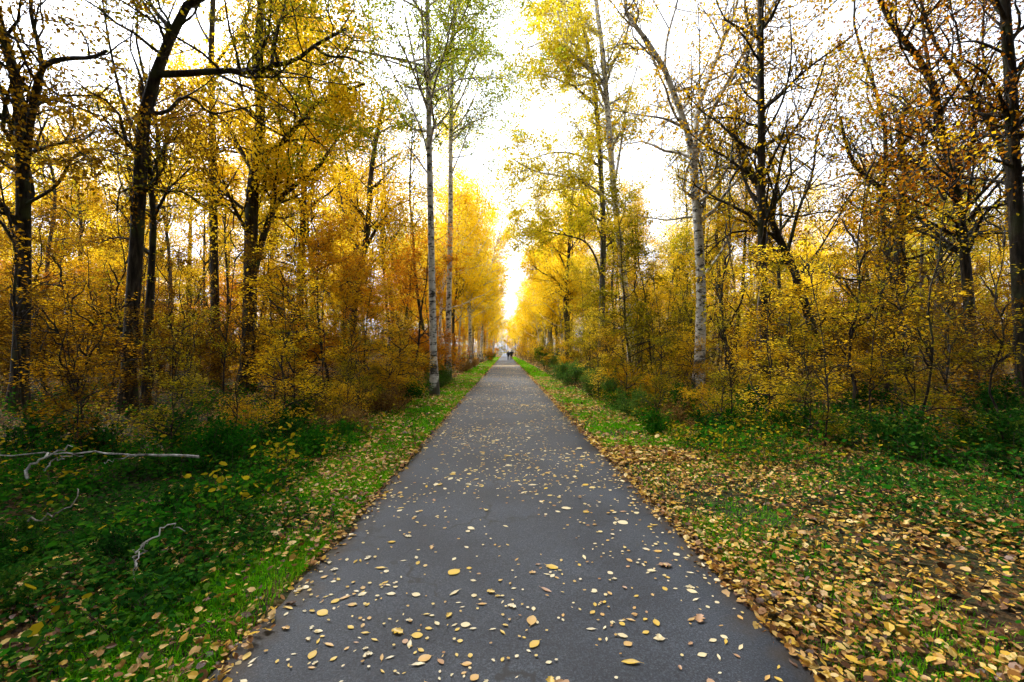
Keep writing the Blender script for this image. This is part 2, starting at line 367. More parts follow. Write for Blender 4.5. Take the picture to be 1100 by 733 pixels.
def floor_mat():
    m, nt, N, Lk, out = newmat('forest_floor')
    tc = N('ShaderNodeTexCoord')
    v = N('ShaderNodeTexVoronoi'); v.inputs['Scale'].default_value = 16; v.inputs['Randomness'].default_value = 1
    n0 = N('ShaderNodeTexNoise'); n0.inputs['Scale'].default_value = 9; n0.inputs['Detail'].default_value = 4
    Lk(tc.outputs['Object'], n0.inputs['Vector'])
    ad = N('ShaderNodeMix'); ad.data_type = 'RGBA'; ad.blend_type = 'LINEAR_LIGHT'; ad.inputs[0].default_value = 0.10
    Lk(tc.outputs['Object'], ad.inputs[6]); Lk(n0.outputs['Color'], ad.inputs[7]); Lk(ad.outputs[2], v.inputs['Vector'])
    sp = N('ShaderNodeSeparateColor'); Lk(v.outputs['Color'], sp.inputs[0])
    r = ramp(nt, [(0.012, 0.008, 0.004), (0.03, 0.017, 0.007), (0.06, 0.03, 0.012), (0.12, 0.06, 0.02), (0.22, 0.12, 0.035)]); Lk(sp.outputs[0], r.inputs['Fac'])
    b = N('ShaderNodeTexNoise'); b.inputs['Scale'].default_value = 0.35; b.inputs['Detail'].default_value = 5
    Lk(tc.outputs['Object'], b.inputs['Vector'])
    r2 = ramp(nt, [(0, 0, 0), (1, 1, 1)], [0.45, 0.6]); Lk(b.outputs['Fac'], r2.inputs['Fac'])
    n2 = N('ShaderNodeTexNoise'); n2.inputs['Scale'].default_value = 12; n2.inputs['Detail'].default_value = 5
    Lk(tc.outputs['Object'], n2.inputs['Vector'])
    r4 = ramp(nt, [(0.012, 0.010, 0.006), (0.03, 0.035, 0.01), (0.05, 0.07, 0.015)], [0.35, 0.5, 0.7]); Lk(n2.outputs['Fac'], r4.inputs['Fac'])
    mx = N('ShaderNodeMix'); mx.data_type = 'RGBA'; Lk(r2.outputs[0], mx.inputs[0]); Lk(r4.outputs[0], mx.inputs[6]); Lk(r.outputs[0], mx.inputs[7])
    bs = N('ShaderNodeBsdfPrincipled'); bs.inputs['Roughness'].default_value = 0.9; bs.inputs['Specular IOR Level'].default_value = 0.15
    Lk(mx.outputs[2], bs.inputs['Base Color'])
    bp = N('ShaderNodeBump'); bp.inputs['Strength'].default_value = 0.8; bp.inputs['Distance'].default_value = 0.04
    Lk(v.outputs['Distance'], bp.inputs['Height']); Lk(bp.outputs[0], bs.inputs['Normal'])
    Lk(bs.outputs[0], out.inputs['Surface'])
    return m
M['asphalt'] = asphalt(); M['floor'] = floor_mat()
M['sand'] = bark_mat('sandy_gravel', (0.22, 0.17, 0.11), (0.34, 0.27, 0.18), (0.45, 0.37, 0.26), scale=4, bump=0.3)

# ------------------------------------------------------------------ ground and path
def grid(xs, ys, zf):
    X, Y = np.meshgrid(xs, ys)
    v = np.stack([X, Y, zf(X, Y)], -1).reshape(-1, 3)
    nx, ny = len(xs), len(ys)
    i = (np.arange(ny - 1)[:, None] * nx + np.arange(nx - 1)[None, :])
    return v, np.stack([i, i + 1, i + nx + 1, i + nx], -1).reshape(-1, 4)

xs = np.unique(np.concatenate([np.linspace(-600, -40, 15), np.linspace(-40, -8, 45), np.linspace(-8, 8, 129), np.linspace(8, 40, 45), np.linspace(40, 600, 15)]))
ys = np.unique(np.concatenate([np.linspace(-200, -20, 8), np.linspace(-20, 0, 30), np.linspace(0, 20, 81), np.linspace(20, 70, 70), np.linspace(70, 200, 50), np.linspace(200, 900, 15)]))
mb = MB(); mb.add(*grid(xs, ys, gz)); tag(mb.build('forest_ground', M['floor'], smooth=True), kind='structure')

py_ = np.unique(np.concatenate([np.linspace(-12, 12, 160), np.linspace(12, 60, 120), np.linspace(60, 400, 80)]))
def edge(side, y):
    j = 0.022 * np.sin(2.3 * y + side) + 0.016 * np.sin(5.9 * y + 2 * side) + 0.012 * np.sin(13.1 * y + side * 3) + 0.03 * np.sin(0.4 * y + side)
    return (PATH_L if side < 0 else PATH_R) + j
rows = []
for t in np.linspace(0, 1, 9):
    xx = edge(-1, py_) * (1 - t) + edge(1, py_) * t
    rows.append(np.stack([xx, py_, 0.006 + 0.012 * (1 - (2 * t - 1) ** 2) + 0 * py_], 1))
rows = [rows[0] + np.array([-0.03, 0, -0.05])] + rows + [rows[-1] + np.array([0.03, 0, -0.05])]
v = np.stack(rows, 1); n_, k_ = v.shape[:2]
i = np.arange(n_ - 1)[:, None] * k_ + np.arange(k_ - 1)[None, :]
mb = MB(); mb.add(v.reshape(-1, 3), np.stack([i, i + 1, i + k_ + 1, i + k_], -1).reshape(-1, 4))
tag(mb.build('asphalt_path', M['asphalt'], smooth=True), kind='structure')
# sandy strip that crosses the path far ahead
cx = np.linspace(-7, 9, 50)
a0 = 45.0 + 0.25 * np.sin(cx * 1.3); a1 = 47.6 + 0.3 * np.sin(cx * 0.9 + 1)
zt = np.where((cx > PATH_L - 0.3) & (cx < PATH_R + 0.3), 0.024, gz(cx, 46.3 + 0 * cx) + 0.03)
v = np.stack([np.stack([cx, a0, zt], 1), np.stack([cx, a1, zt], 1)], 1)
i = np.arange(len(cx) - 1) * 2
mb = MB(); mb.add(v.reshape(-1, 3), np.stack([i, i + 2, i + 3, i + 1], -1)); tag(mb.build('sandy_track', M['sand'], smooth=True), kind='structure')

# ------------------------------------------------------------------ trees
def finish_tree(name, limbs, base, spec, rng, bark, leaf, obj_loc=None, kindsides=9):
    """limbs: list of (pts, radii) in world space. Returns Empty with trunk and crown."""
    root = empty(name, tuple(base))
    KL = 14
    P = np.empty((len(limbs), KL, 3)); R = np.empty((len(limbs), KL))
    for i, (p, r) in enumerate(limbs):
        P[i], R[i] = resample(p, r, KL)
    P = P - np.asarray(base)
    mb = MB()
    tubes(mb, P, R, kindsides, 0)
    zmin = spec.get('zmin', 2.5)
    par, parR = P, R
    levels = spec['levels']
    allP = [(P, R)]
    for li, lv in enumerate(levels):
        Q, q = spawn(par, parR, lv['n'], lv['L'], lv['ang'], lv['K'], rng, lv.get('wander', .25), lv.get('up', .1), lv.get('t0', .2), 1.0,
                     lv.get('rmul', .5), lv.get('rmin', .004), lv.get('taper', .75), zmin if li == 0 else lv.get('zmin'), lv.get('droop', 0))
        tubes(mb, Q, q, 5 if li == 0 else 3, 1 if li >= spec.get('mat_from', 1) else 0)
        if lv.get('mix'):                       # the next level grows on this one and on its parents
            par, parR = Q, q
        par, parR = Q, q
        allP.append((Q, q))
    mb.build('trunk', bark if isinstance(bark, list) else [bark, bark], root, smooth=True)
    # leaves on the last level (and along the one before)
    lb = MB()
    Q = allP[-1][0]
    keep = rng.random(len(Q)) > spec.get('bare', 0.15)
    Q = Q[keep]
    nl = spec['leaves']
    idx = rng.integers(0, len(Q), nl); t = rng.random(nl) * (Q.shape[1] - 1)
    i0 = np.minimum(t.astype(int), Q.shape[1] - 2); f = (t - i0)[:, None]
    pos = Q[idx, i0] * (1 - f) + Q[idx, i0 + 1] * f + rng.normal(size=(nl, 3)) * np.array(spec.get('sig', (.16, .16, .12)))
    # twigs bear no leaves right against the stem, so the stem shows through the crown
    tp, _ = resample(P[0], R[0], 60)
    dm = np.full(nl, 9.0); front = np.zeros(nl, bool)
    for q in tp:
        dq = pos - q; dm = np.minimum(dm, np.sum(dq * dq, 1))
        front |= (np.abs(dq[:, 2]) < .3) & (np.abs(dq[:, 0]) < .45) & (dq[:, 1] < 0)
    ok = (dm > spec.get('clear', .45) ** 2) & ~(front & (rng.random(nl) < spec.get('front', .6)))
    pos = pos[ok]; nl = len(pos)
    sz = spec.get('size', .09) * (0.6 + 0.8 * rng.random(nl))
    leaf_faces(lb, pos, sz, rng, spec.get('flat', .35), spec.get('asp', .65), 0, spec.get('hang', 0))
    lb.build('crown', leaf, root)
    return root

def levels(n1, n2, L1=(2.0, 4.5), L2=(0.7, 1.6), wander=.28, up=.12, droop=0.0, ang=(35, 75), t0=.25):
    return [dict(n=n1, L=L1, ang=ang, K=7, wander=wander, up=up, t0=t0, rmul=.5, rmin=.008),
            dict(n=n2, L=L2, ang=(30, 75), K=4, wander=wander, up=up * .6, t0=.15, rmul=.5, rmin=.006, droop=droop)]

HERO = []                                         # (screen x, short name) used to describe the trees between them
def hero(name, short, label, cat, Y, trunk, w, limbs, spec, bark, leaf, seed, group=None, wtop=0.45, dead=False):
    rng = np.random.default_rng(seed)
    bx = at(trunk[0][0], 400, Y); base = np.array([bx[0], Y, float(gz(bx[0], Y))])
    cosf = Y / math.hypot(bx[0], Y)
    def rad(wpx): return 0.5 * wpx / F * Y * cosf
    def poly(pts, dy, y0=0.0):
        out = []
        for i, (x, y) in enumerate(pts):
            out.append(at(x, y, Y + y0 + dy * i / max(1, len(pts) - 1)))
        return np.array(out)
    T = poly(trunk, 0.0)
    T[0] = base - np.array([0, 0, 0.15])
    n = len(T)
    zz = np.linspace(0, 1, n)
    r = rad(w) * (1 - (1 - wtop) * zz); 
    T = np.insert(T, 1, T[0] * 0.86 + T[1] * 0.14, axis=0); r = np.insert(r, 1, r[0] * 1.05); r[0] *= 1.55
    L = [(T, r)]
    for lb in limbs:
        pts, lw, dy = lb[:3]; y0 = lb[3] if len(lb) > 3 else 0.0
        p = poly(pts, dy, y0)
        L.append((p, rad(lw) * np.linspace(1, 0.35, len(p))))
    root = finish_tree(name, L, base, spec, rng, bark, leaf)
    tag(root, label, cat, group)
    HERO.append((trunk[0][0], short, Y))
    return root

OAK = M['oak_bark']; GB = M['grey_bark']; BB = [M['birch_bark'], M['twig']]
def sp(n1, n2, leaves, size=.10, zmin=3.0, bare=.15, flat=.3, sig=(.13, .13, .10), hang=0, L1=(2, 4.5), L2=(.7, 1.6), wander=.28, up=.12, droop=0., ang=(35, 75), t0=.25, asp=.65, clear=.4, front=.65):
    return dict(clear=clear, front=front, levels=levels(n1, n2, L1, L2, wander, up, droop, ang, t0), leaves=leaves, size=size, zmin=zmin, bare=bare, flat=flat, sig=sig, hang=hang, asp=asp)

# --- left side
hero('oak_tree', 'the gnarled oak at the left edge', 'gnarled black oak at the far left edge with crooked limbs and browning leaves', 'tree', 11,
     [(20, 444), (24, 340), (25, 239), (24, 160), (17, 85), (5, 44), (-20, 0), (-50, -60)], 21,
     [([(26, 185), (33, 130), (40, 90), (48, 70), (72, 63), (98, 62), (114, 55)], 11, -1.5),
      ([(24, 160), (14, 147), (0, 95), (-25, 60)], 9, 1.2),
      ([(36, 120), (45, 70), (33, 12), (38, -20), (48, -60)], 8, 1.5),
      ([(30, 165), (60, 155), (90, 150), (105, 135)], 6, 2.0),
      ([(27, 220), (60, 200), (78, 170), (100, 160), (140, 168)], 5, -2.0)],
     sp(71, 714, 8693, .095, zmin=3.2), OAK, M['brown'], 1)
hero('oak_tree', 'the elbow-limbed oak', 'tall dark oak whose thick limb elbows out level to the right', 'tree', 12,
     [(138, 438), (140, 366), (147, 260), (153, 150), (158, 105), (167, 82), (177, 72), (184, 55), (181, 31), (194, 10), (218, -2), (265, -40), (290, -90)], 18,
     [([(170, 80), (200, 79), (225, 77), (250, 76), (275, 78), (295, 69), (310, 68), (325, 60), (340, 48), (372, 31)], 9.5, -1.5),
      ([(338, 50), (352, 60), (375, 62), (390, 70)], 4, -.6, -1.4),
      ([(292, 70), (295, 40), (305, 10), (307, -20)], 5, 0.8, -1.0),
      ([(161, 122), (180, 120), (195, 105), (210, 107), (225, 122), (245, 120), (275, 113)], 6, 1.6),
      ([(155, 160), (135, 120), (120, 60), (110, 0), (105, -40)], 5, 2.0),
      ([(182, 30), (160, 0), (150, -50)], 7, 1.0)],
     sp(78, 816, 8015, .085, zmin=4.5, bare=.2), OAK, M['olive'], 2)
hero('oak_tree', 'the thin oak beside it', 'thin dark oak leaning close to the elbow-limbed one, forked halfway up', 'tree', 13,
     [(158, 434), (157, 380), (162, 300), (165, 240), (162, 200), (158, 150), (150, 90)], 10,
     [([(165, 235), (180, 205), (190, 195), (205, 180)], 4, -1), ([(163, 190), (172, 165), (180, 150), (185, 120)], 4, 1.3), ([(166, 230), (140, 215), (128, 190), (126, 160)], 4, 1.8)],
     sp(31, 306, 4940, .085, zmin=4), OAK, M['brown'], 3)
hero('oak_tree', 'the straight dark oak', 'straight dark oak with a pole-like trunk left of the forked oak', 'tree', 19,
     [(232, 416), (231, 330), (229, 230), (228, 140), (227, 60), (229, 0), (231, -50)], 11,
     [([(228, 75), (245, 50), (262, 30), (270, 0)], 4, -1.5), ([(228, 180), (214, 150), (200, 130), (190, 95)], 4, 1.5), ([(228, 50), (212, 20), (205, -20)], 4, 2), ([(229, 225), (248, 195), (262, 170)], 3.5, 2)],
     sp(46, 510, 18240, .10, zmin=6), OAK, M['yellow'], 4)
hero('oak_tree', 'the forked oak', 'broad forked oak with dark spreading limbs under a bright yellow crown', 'tree', 17,
     [(266, 420), (268, 350), (270, 240), (273, 190), (279, 150), (280, 110), (275, 60), (280, 20), (285, -40)], 17,
     [([(277, 172), (303, 153), (327, 126), (341, 112), (370, 98), (392, 90)], 7, -2),
      ([(274, 290), (285, 248), (300, 215), (322, 195), (340, 182), (352, 165), (372, 138), (400, 125)], 8, 1.8),
      ([(272, 185), (255, 155), (243, 132), (232, 125), (212, 112)], 6, 1.5),
      ([(271, 260), (255, 230), (248, 215), (238, 190)], 5, -1.5),
      ([(280, 110), (300, 80), (296, 40), (310, -10)], 6, 2.5),
      ([(303, 153), (330, 150), (350, 158)], 3.5, 1, -.5)],
     sp(97, 1020, 38475, .11, zmin=4.5, bare=.08, sig=(.25, .25, .18)), OAK, M['yellow'], 5)
hero('oak_tree', 'the slim oak', 'slim upright oak with orange lower boughs right of the forked oak', 'tree', 21,
     [(323, 412), (322, 330), (325, 250), (328, 170), (332, 80), (335, 20), (336, -40)], 8.5,
     [([(323, 310), (345, 288), (375, 277), (386, 262)], 3.5, 1), ([(326, 230), (310, 190), (300, 150)], 3.5, 2), ([(329, 160), (350, 120), (362, 80), (380, 40)], 4, -1), ([(331, 110), (318, 70), (312, 20)], 3.5, 1)],
     sp(57, 680, 20900, .11, zmin=4, bare=.08, sig=(.25, .25, .18)), OAK, M['yellow'], 6)
hero('oak_tree', 'the candelabra oak', 'mid-distance oak with upswept candelabra limbs and amber leaves', 'tree', 25,
     [(377, 407), (379, 340), (384, 305), (391, 270), (396, 235), (398, 190), (404, 150), (412, 110)], 9,
     [([(384, 300), (400, 282), (418, 266), (432, 240)], 4, 1.5), ([(392, 268), (408, 240), (424, 222), (440, 215)], 4, -1.5), ([(390, 275), (372, 245), (366, 210), (352, 180)], 4, 2), ([(397, 205), (418, 185), (430, 165)], 3, 2)],
     sp(65, 714, 17100, .115, zmin=3.5, bare=.1, sig=(.28, .28, .2)), OAK, M['gold'], 7)
BIRCH = dict(L1=(3.5, 8.0), L2=(.8, 2.0), wander=.14, up=.08, droop=.6, ang=(40, 75))
hero('birch_tree', 'the front birch', 'tall white birch nearest the path on the left, black marks up its straight stem', 'birch', 15.5,
     [(467, 425), (465, 350), (463, 250), (461, 150), (460, 70), (459, 0), (458, -60), (459, -140)], 8.2,
     [([(462, 178), (455, 147), (440, 110), (428, 89), (410, 55), (396, 25), (380, -10)], 2.2, .8),
      ([(461, 125), (448, 80), (440, 40), (430, -5)], 2.6, -1), ([(460, 90), (478, 60), (490, 20), (500, -20)], 2.6, 1.2), ([(460, 50), (450, 10), (430, -30)], 2.5, 1.0), ([(462, 190), (440, 160), (415, 140)], 1.8, -1.2)],
     sp(90, 1100, 24000, .095, zmin=8.2, bare=.1, **BIRCH), BB, M['birch_leaf'], 8, group='birches lining the path')
hero('birch_tree', 'the second birch', 'slimmer dark-flecked birch just behind the front birch on the left', 'birch', 24,
     [(481, 408), (482, 330), (484, 230), (484, 150), (486, 60), (488, 0), (489, -60)], 6.4,
     [([(484, 190), (500, 150), (508, 125), (520, 95)], 1.6, 1), ([(485, 130), (500, 95), (515, 60), (520, 20)], 2, -1.4), ([(485, 110), (470, 90), (460, 60)], 1.6, 1.5), ([(486, 70), (505, 30), (518, -10)], 2, 1.5), ([(484, 170), (508, 165), (518, 148)], 1.3, .5)],
     sp(95, 1100, 24000, .11, zmin=12, bare=.1, **BIRCH), BB, M['birch_leaf'], 9, group='birches lining the path')
for k, (x0, x1, x2, Y, lab) in enumerate([(506, 503, 499, 42, 'pale distant birch standing right of the second birch on the left verge'),
                                (498, 499, 500, 60, 'thin pale birch seen between the second birch and the next along'),
                                (517, 521, 541, 62, 'leaning pale birch tipped right over the left verge'),
                                (516, 519, 523, 74, 'upright pale birch in the far left row beside the leaning one'),
                                (523, 525, 528, 92, 'far whitish birch left of the path, last but one before the glow'),
                                (530, 531, 533, 120, 'farthest birch of the left row, dark at its foot')]):
    h = 17 + (k * 37 % 5)
    top = 377.6 - (h - CAMH) / Y * F
    hero('birch_tree', 'a far birch', lab, 'birch', Y, [(x0, 400), (x0 * .6 + x1 * .4, 350), (x1, 377.6 - 0.45 * (377.6 - top)), (x2, top)], 3.6 * 45 / Y + 0.6,
         [], sp(70, 800, 16000, .17, zmin=5, bare=.1, sig=(.25, .25, .25), **BIRCH), BB, M['birch_gold'], 20 + k, group='birches lining the path', wtop=.3)

# --- right side
hero('birch_tree', 'the arching birch', 'grey birch leaning left over the path with long arching limbs and yellow drooping leaves', 'birch', 21,
     [(679, 412), (677, 360), (671, 310), (666, 260), (660, 212), (655, 150), (652, 112), (648, 60), (640, 0), (634, -60)], 9.5,
     [([(660, 222), (636, 201), (609, 191), (575, 184), (549, 170)], 3, -1.5), ([(652, 115), (640, 85), (622, 65), (606, 45), (598, 5)], 4, -1),
      ([(650, 90), (622, 62), (592, 44), (566, 52)], 3, -1.5), ([(645, 40), (612, 8), (580, -10), (560, 5)], 3, 1.2), ([(650, 80), (668, 50), (680, 10), (690, -30)], 3.5, 1.2), ([(659, 205), (668, 150), (674, 110), (688, 60)], 3, 1), ([(645, 40), (620, 20), (600, -20)], 3, 1.5)],
     sp(110, 1200, 30000, .105, zmin=8.5, bare=.1, L1=(1.8, 4.0), L2=(.8, 1.9), wander=.16, up=.06, droop=.6, ang=(30, 70)), [M['birch_bark'], M['twig']], M['birch_mid'], 30)
hero('birch_tree', 'the dark twin stem', 'dark slender twin stem just left of the arching birch, crown mixed into it', 'birch', 23,
     [(645, 410), (647, 310), (648, 240), (645, 180), (641, 120), (634, 60), (622, 10), (612, -40)], 7,
     [([(646, 300), (641, 280), (630, 261), (613, 254), (592, 250), (572, 247)], 2.6, -1), ([(645, 180), (622, 167), (595, 164), (570, 171)], 2.6, 1.5), ([(640, 115), (620, 95), (605, 88), (585, 80)], 2.5, -1.5), ([(634, 60), (612, 45), (596, 30)], 2.5, 1.2)],
     sp(95, 1100, 26000, .105, zmin=7, bare=.1, L1=(1.8, 4.0), L2=(.8, 1.9), wander=.16, up=.06, droop=.6, ang=(30, 70)), GB, M['birch_mid'], 31)
hero('young_tree', 'the small forked tree', 'small forked tree with thin candelabra arms near the path on the right', 'tree', 33,
     [(609, 400), (609, 360), (607, 320), (610, 290), (612, 258), (613, 230), (617, 195)], 5,
     [([(608, 318), (596, 300), (584, 294), (572, 285)], 2.2, -1), ([(610, 295), (600, 272), (586, 255), (578, 240)], 2.2, 1.2), ([(611, 270), (624, 250), (630, 225)], 2, 1.4)],
     sp(57, 612, 13000, .13, zmin=3.5, bare=.15, L1=(1.5, 3.2)), OAK, M['birch_gold'], 32)
hero('young_tree', 'the thin verge tree', 'thin grey young tree far along the right verge beside the golden thicket', 'tree', 48,
     [(593, 393), (591, 350), (588, 300), (584, 250)], 4, [([(589, 310), (580, 285), (570, 270)], 1.8, 1)],
     sp(52, 578, 13000, .16, zmin=4, bare=.1, L1=(1.5, 3.2), sig=(.3, .3, .25)), GB, M['birch_gold'], 33)
hero('birch_tree', 'the forked birch', 'big forked birch on the right, its two lichen-grey limbs parting in a V', 'birch', 14,
     [(749, 430), (752, 370), (753, 310), (750, 250), (746, 195), (744, 160), (738, 140), (714, 75), (701, 51), (673, 17), (672, -20)], 13,
     [([(746, 185), (746, 160), (750, 116), (763, 80), (774, 51), (791, 7), (797, -40)], 8, 1.5),
      ([(751, 150), (766, 118), (781, 89), (802, 51), (832, 5), (850, -30)], 5.5, -1.5),
      ([(714, 75), (716, 44), (728, 0), (733, -30)], 4.5, 1, .5), ([(733, 136), (715, 128), (690, 124), (655, 118)], 3, -1.5), ([(752, 300), (775, 270), (790, 235), (800, 200)], 3, 2)],
     sp(78, 782, 6916, .085, zmin=4.0, bare=.25, wander=.25, up=.08), BB, M['gold'], 34, wtop=.3)
hero('pole_tree', 'the pole-straight tree', 'pole-straight dark tree rising through the whole right side without a fork', 'tree', 12,
     [(821, 438), (820, 350), (818, 250), (818, 150), (817, 80), (817, 0), (817, -70)], 11,
     [([(818, 230), (800, 195), (790, 150), (775, 110)], 3, 2), ([(818, 150), (840, 110), (850, 60), (848, 10)], 3, -1.5), ([(818, 190), (800, 160), (770, 128)], 2.5, -1.5), ([(817, 90), (798, 60), (790, 20)], 2.5, 1.5)],
     sp(59, 646, 4788, .085, zmin=4.0, bare=.25, wander=.2, up=.12), OAK, M['gold'], 35, wtop=.6)
hero('oak_tree', 'the leaning oak', 'oak leaning hard to the left behind the pole-straight tree', 'tree', 14,
     [(896, 430), (885, 387), (866, 332), (856, 298), (839, 261), (825, 228), (808, 185), (785, 140)], 13,
     [([(845, 275), (858, 225), (872, 190), (880, 140), (900, 100)], 5, 1.5), ([(830, 240), (836, 190), (846, 150), (870, 115), (888, 60)], 5, -1.5), ([(812, 195), (820, 160), (824, 120), (842, 90)], 4, 1), ([(856, 298), (880, 268), (905, 225)], 4, 1)],
     sp(78, 782, 6840, .085, zmin=3.6, bare=.2), OAK, M['gold'], 36)
hero('oak_tree', 'the broken-topped oak', 'thick oak with a crooked limb thrust up to the left, right of the leaning one', 'tree', 16,
     [(966, 423), (965, 377), (966, 300), (967, 240), (970, 205), (973, 180), (966, 150), (972, 115)], 17,
     [([(968, 222), (941, 198), (918, 177), (907, 147), (903, 125)], 8, -1.2), ([(971, 190), (990, 165), (1000, 130)], 5, 1.5), ([(968, 245), (990, 225), (1012, 205)], 4, -1.2), ([(967, 255), (948, 235), (930, 225)], 3, 1.5)],
     sp(78, 816, 6669, .09, zmin=3.2, bare=.15), OAK, M['brown'], 37, wtop=.4)
hero('oak_tree', 'the wavy oak', 'wavy dark oak on the right with two steep limbs and rusty leaves', 'tree', 12,
     [(1046, 438), (1042, 340), (1034, 250), (1027, 205), (1010, 136), (1003, 92), (989, 65), (965, 38), (945, 0), (930, -40)], 15,
     [([(1000, 85), (993, 41), (989, 0), (985, -40)], 6, 1.5), ([(1012, 150), (980, 120), (955, 100), (930, 95)], 4, 1.8), ([(1030, 220), (1000, 190), (975, 165)], 4, -1.5), ([(1020, 180), (1040, 140), (1050, 90)], 5, 2)],
     sp(83, 884, 6758, .085, zmin=3.6, bare=.15), OAK, M['gold'], 38)
hero('oak_tree', 'the oak at the right edge', 'massive dark oak trunk at the right edge with a limb slanting up to the left', 'tree', 10,
     [(1104, 450), (1098, 350), (1093, 250), (1088, 160), (1086, 90), (1081, 30), (1078, -30), (1075, -90)], 24,
     [([(1092, 215), (1084, 184), (1064, 136), (1037, 92), (1003, 44), (989, 0), (980, -40)], 10, 1.8), ([(1088, 140), (1120, 100), (1150, 40)], 8, 1.5), ([(1090, 180), (1050, 165), (1020, 160), (990, 168)], 5, -1.5), ([(1084, 60), (1050, 45), (1020, 48)], 5, -1.5), ([(1080, 10), (1050, -30), (1030, -80)], 7, 1)],
     sp(91, 1054, 8527, .085, zmin=3.4, bare=.1), OAK, M['orange'], 39)
hero('young_tree', 'the crooked young oak', 'crooked young oak dark against the glow between the leaning oak and the thick one', 'tree', 23,
     [(926, 409), (925, 350), (927, 300), (931, 262), (928, 225), (936, 190)], 7, [([(930, 270), (915, 245), (900, 232)], 3, 1), ([(929, 240), (945, 215), (950, 190)], 3, -1.2)],
     sp(46, 510, 9880, .11, zmin=3.2, bare=.1, L1=(1.5, 3.5)), OAK, M['gold'], 40)
hero('oak_tree', 'the far forked oak', 'farther dark oak forked low, seen between the thick oak and the wavy oak', 'tree', 25,
     [(1006, 407), (1007, 360), (1010, 300), (1008, 262), (1015, 220), (1010, 180)], 12, [([(1008, 335), (1001, 305), (988, 285), (978, 265)], 5, 1.5), ([(1009, 290), (1030, 260), (1045, 240)], 4, -1)],
     sp(65, 714, 9120, .115, zmin=3.2, bare=.1, L1=(2, 4.5)), OAK, M['olive'], 41)

# ------------------------------------------------------------------ prototypes for the rest of the wood
def proto_tree(name, cat, H, r0, bark, leaf, seed, spec, nl=7, lean=.06, wander=.5, low=.32, limbL=(2.5, 5), limbang=(35, 65), limbup=.25):
    rng = np.random.default_rng(seed)
    K = 9
    z = np.linspace(-0.2, H, K)
    off = np.cumsum(rng.normal(size=(K, 2)) * wander * 0.25, 0); off -= off[0]
    T = np.stack([off[:, 0] + lean * z * rng.normal(), off[:, 1] + lean * z * rng.normal(), z], 1); T[0, :2] = 0
    r = r0 * (1 - 0.85 * np.linspace(0, 1, K)); r[0] *= 1.35
    L = [(T, r)]
    P, R = resample(T, r, 14)
    Q, q = spawn(P[None], R[None], nl, limbL, limbang, 8, rng, .22, limbup, low, .95, .6, .02, .8)
    for i in range(nl): L.append((Q[i], q[i]))
    root = finish_tree(name, L, (0, 0, 0), spec, rng, bark, leaf, kindsides=7)
    tag(root, None, cat)
    return root

PR = {}
def reg(key, *a, **k): PR.setdefault(key, []).append(proto_tree(*a, **k))
for s in range(3):
    reg('oak', 'oak_tree', 'tree', 21 + 2 * s, .22 + .03 * s, OAK, [M['yellow'], M['gold'], M['olive']][s], 100 + s, sp(70, 640, 17000, .135, zmin=4, bare=.1, sig=(.35, .35, .25)), nl=11, wander=.9, limbL=(3, 6))
for s in range(2):
    reg('maple', 'maple_tree', 'tree', 15 + 3 * s, .16, OAK, [M['yellow'], M['gold']][s], 110 + s, sp(80, 760, 20000, .14, zmin=2, bare=.05, sig=(.34, .34, .26)), nl=14, wander=.4, low=.2)
for s in range(2):
    reg('birch', 'birch_tree', 'birch', 20 + s, .13, BB, M['birch_gold'], 120 + s, sp(80, 700, 15000, .14, zmin=4, bare=.1, sig=(.3, .3, .3), **BIRCH), nl=9, wander=.3, low=.25, limbL=(2, 4.5), limbang=(30, 60))
for s in range(5):
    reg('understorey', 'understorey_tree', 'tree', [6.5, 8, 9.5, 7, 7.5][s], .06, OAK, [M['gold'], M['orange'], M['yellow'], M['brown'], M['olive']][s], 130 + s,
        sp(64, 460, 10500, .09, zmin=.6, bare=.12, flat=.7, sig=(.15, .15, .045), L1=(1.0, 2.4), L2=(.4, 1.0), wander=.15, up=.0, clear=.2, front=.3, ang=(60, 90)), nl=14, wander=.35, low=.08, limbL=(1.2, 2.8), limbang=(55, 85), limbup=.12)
for s in range(2):
    reg('pole', 'slender_oak', 'tree', 17 + 2 * s, .11, OAK, [M['olive'], M['gold']][s], 170 + s, sp(40, 260, 2000, .11, zmin=6, bare=.25, sig=(.2, .2, .15), L1=(1.2, 3)), nl=7, wander=.7, low=.35, limbL=(1.5, 3.5), limbang=(30, 60))
reg('high', 'high_oak', 'tree', 22, .28, OAK, M['olive'], 161, sp(110, 900, 42000, .17, zmin=10.5, bare=.02, sig=(.5, .5, .3), flat=.6, L1=(2, 4.5)), nl=14, wander=.5, low=.5, limbL=(4, 7.5), limbang=(60, 88))  # this oak and the next are unseen shade casters around the viewer
reg('shade_canopy', 'canopy_oak', 'tree', 15, .25, OAK, M['brown'], 160, sp(120, 1000, 52000, .17, zmin=4.5, bare=.02, sig=(.5, .5, .3), flat=.6, L1=(2, 4.5)), nl=16, wander=.5, low=.35, limbL=(4, 7), limbang=(55, 85))
for s in range(4):
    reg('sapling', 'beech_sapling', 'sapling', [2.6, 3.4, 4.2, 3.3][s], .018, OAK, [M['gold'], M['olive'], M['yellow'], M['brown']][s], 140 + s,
        sp(26, 200, 2600, .06, zmin=.4, bare=.05, flat=.75, sig=(.1, .1, .035), L1=(.4, 1.0), L2=(.2, .5), wander=.15, up=.0, clear=.02, front=.1, ang=(55, 90)), nl=12, wander=.25, low=.12, limbL=(.5, 1.2), limbang=(50, 85), limbup=.12)
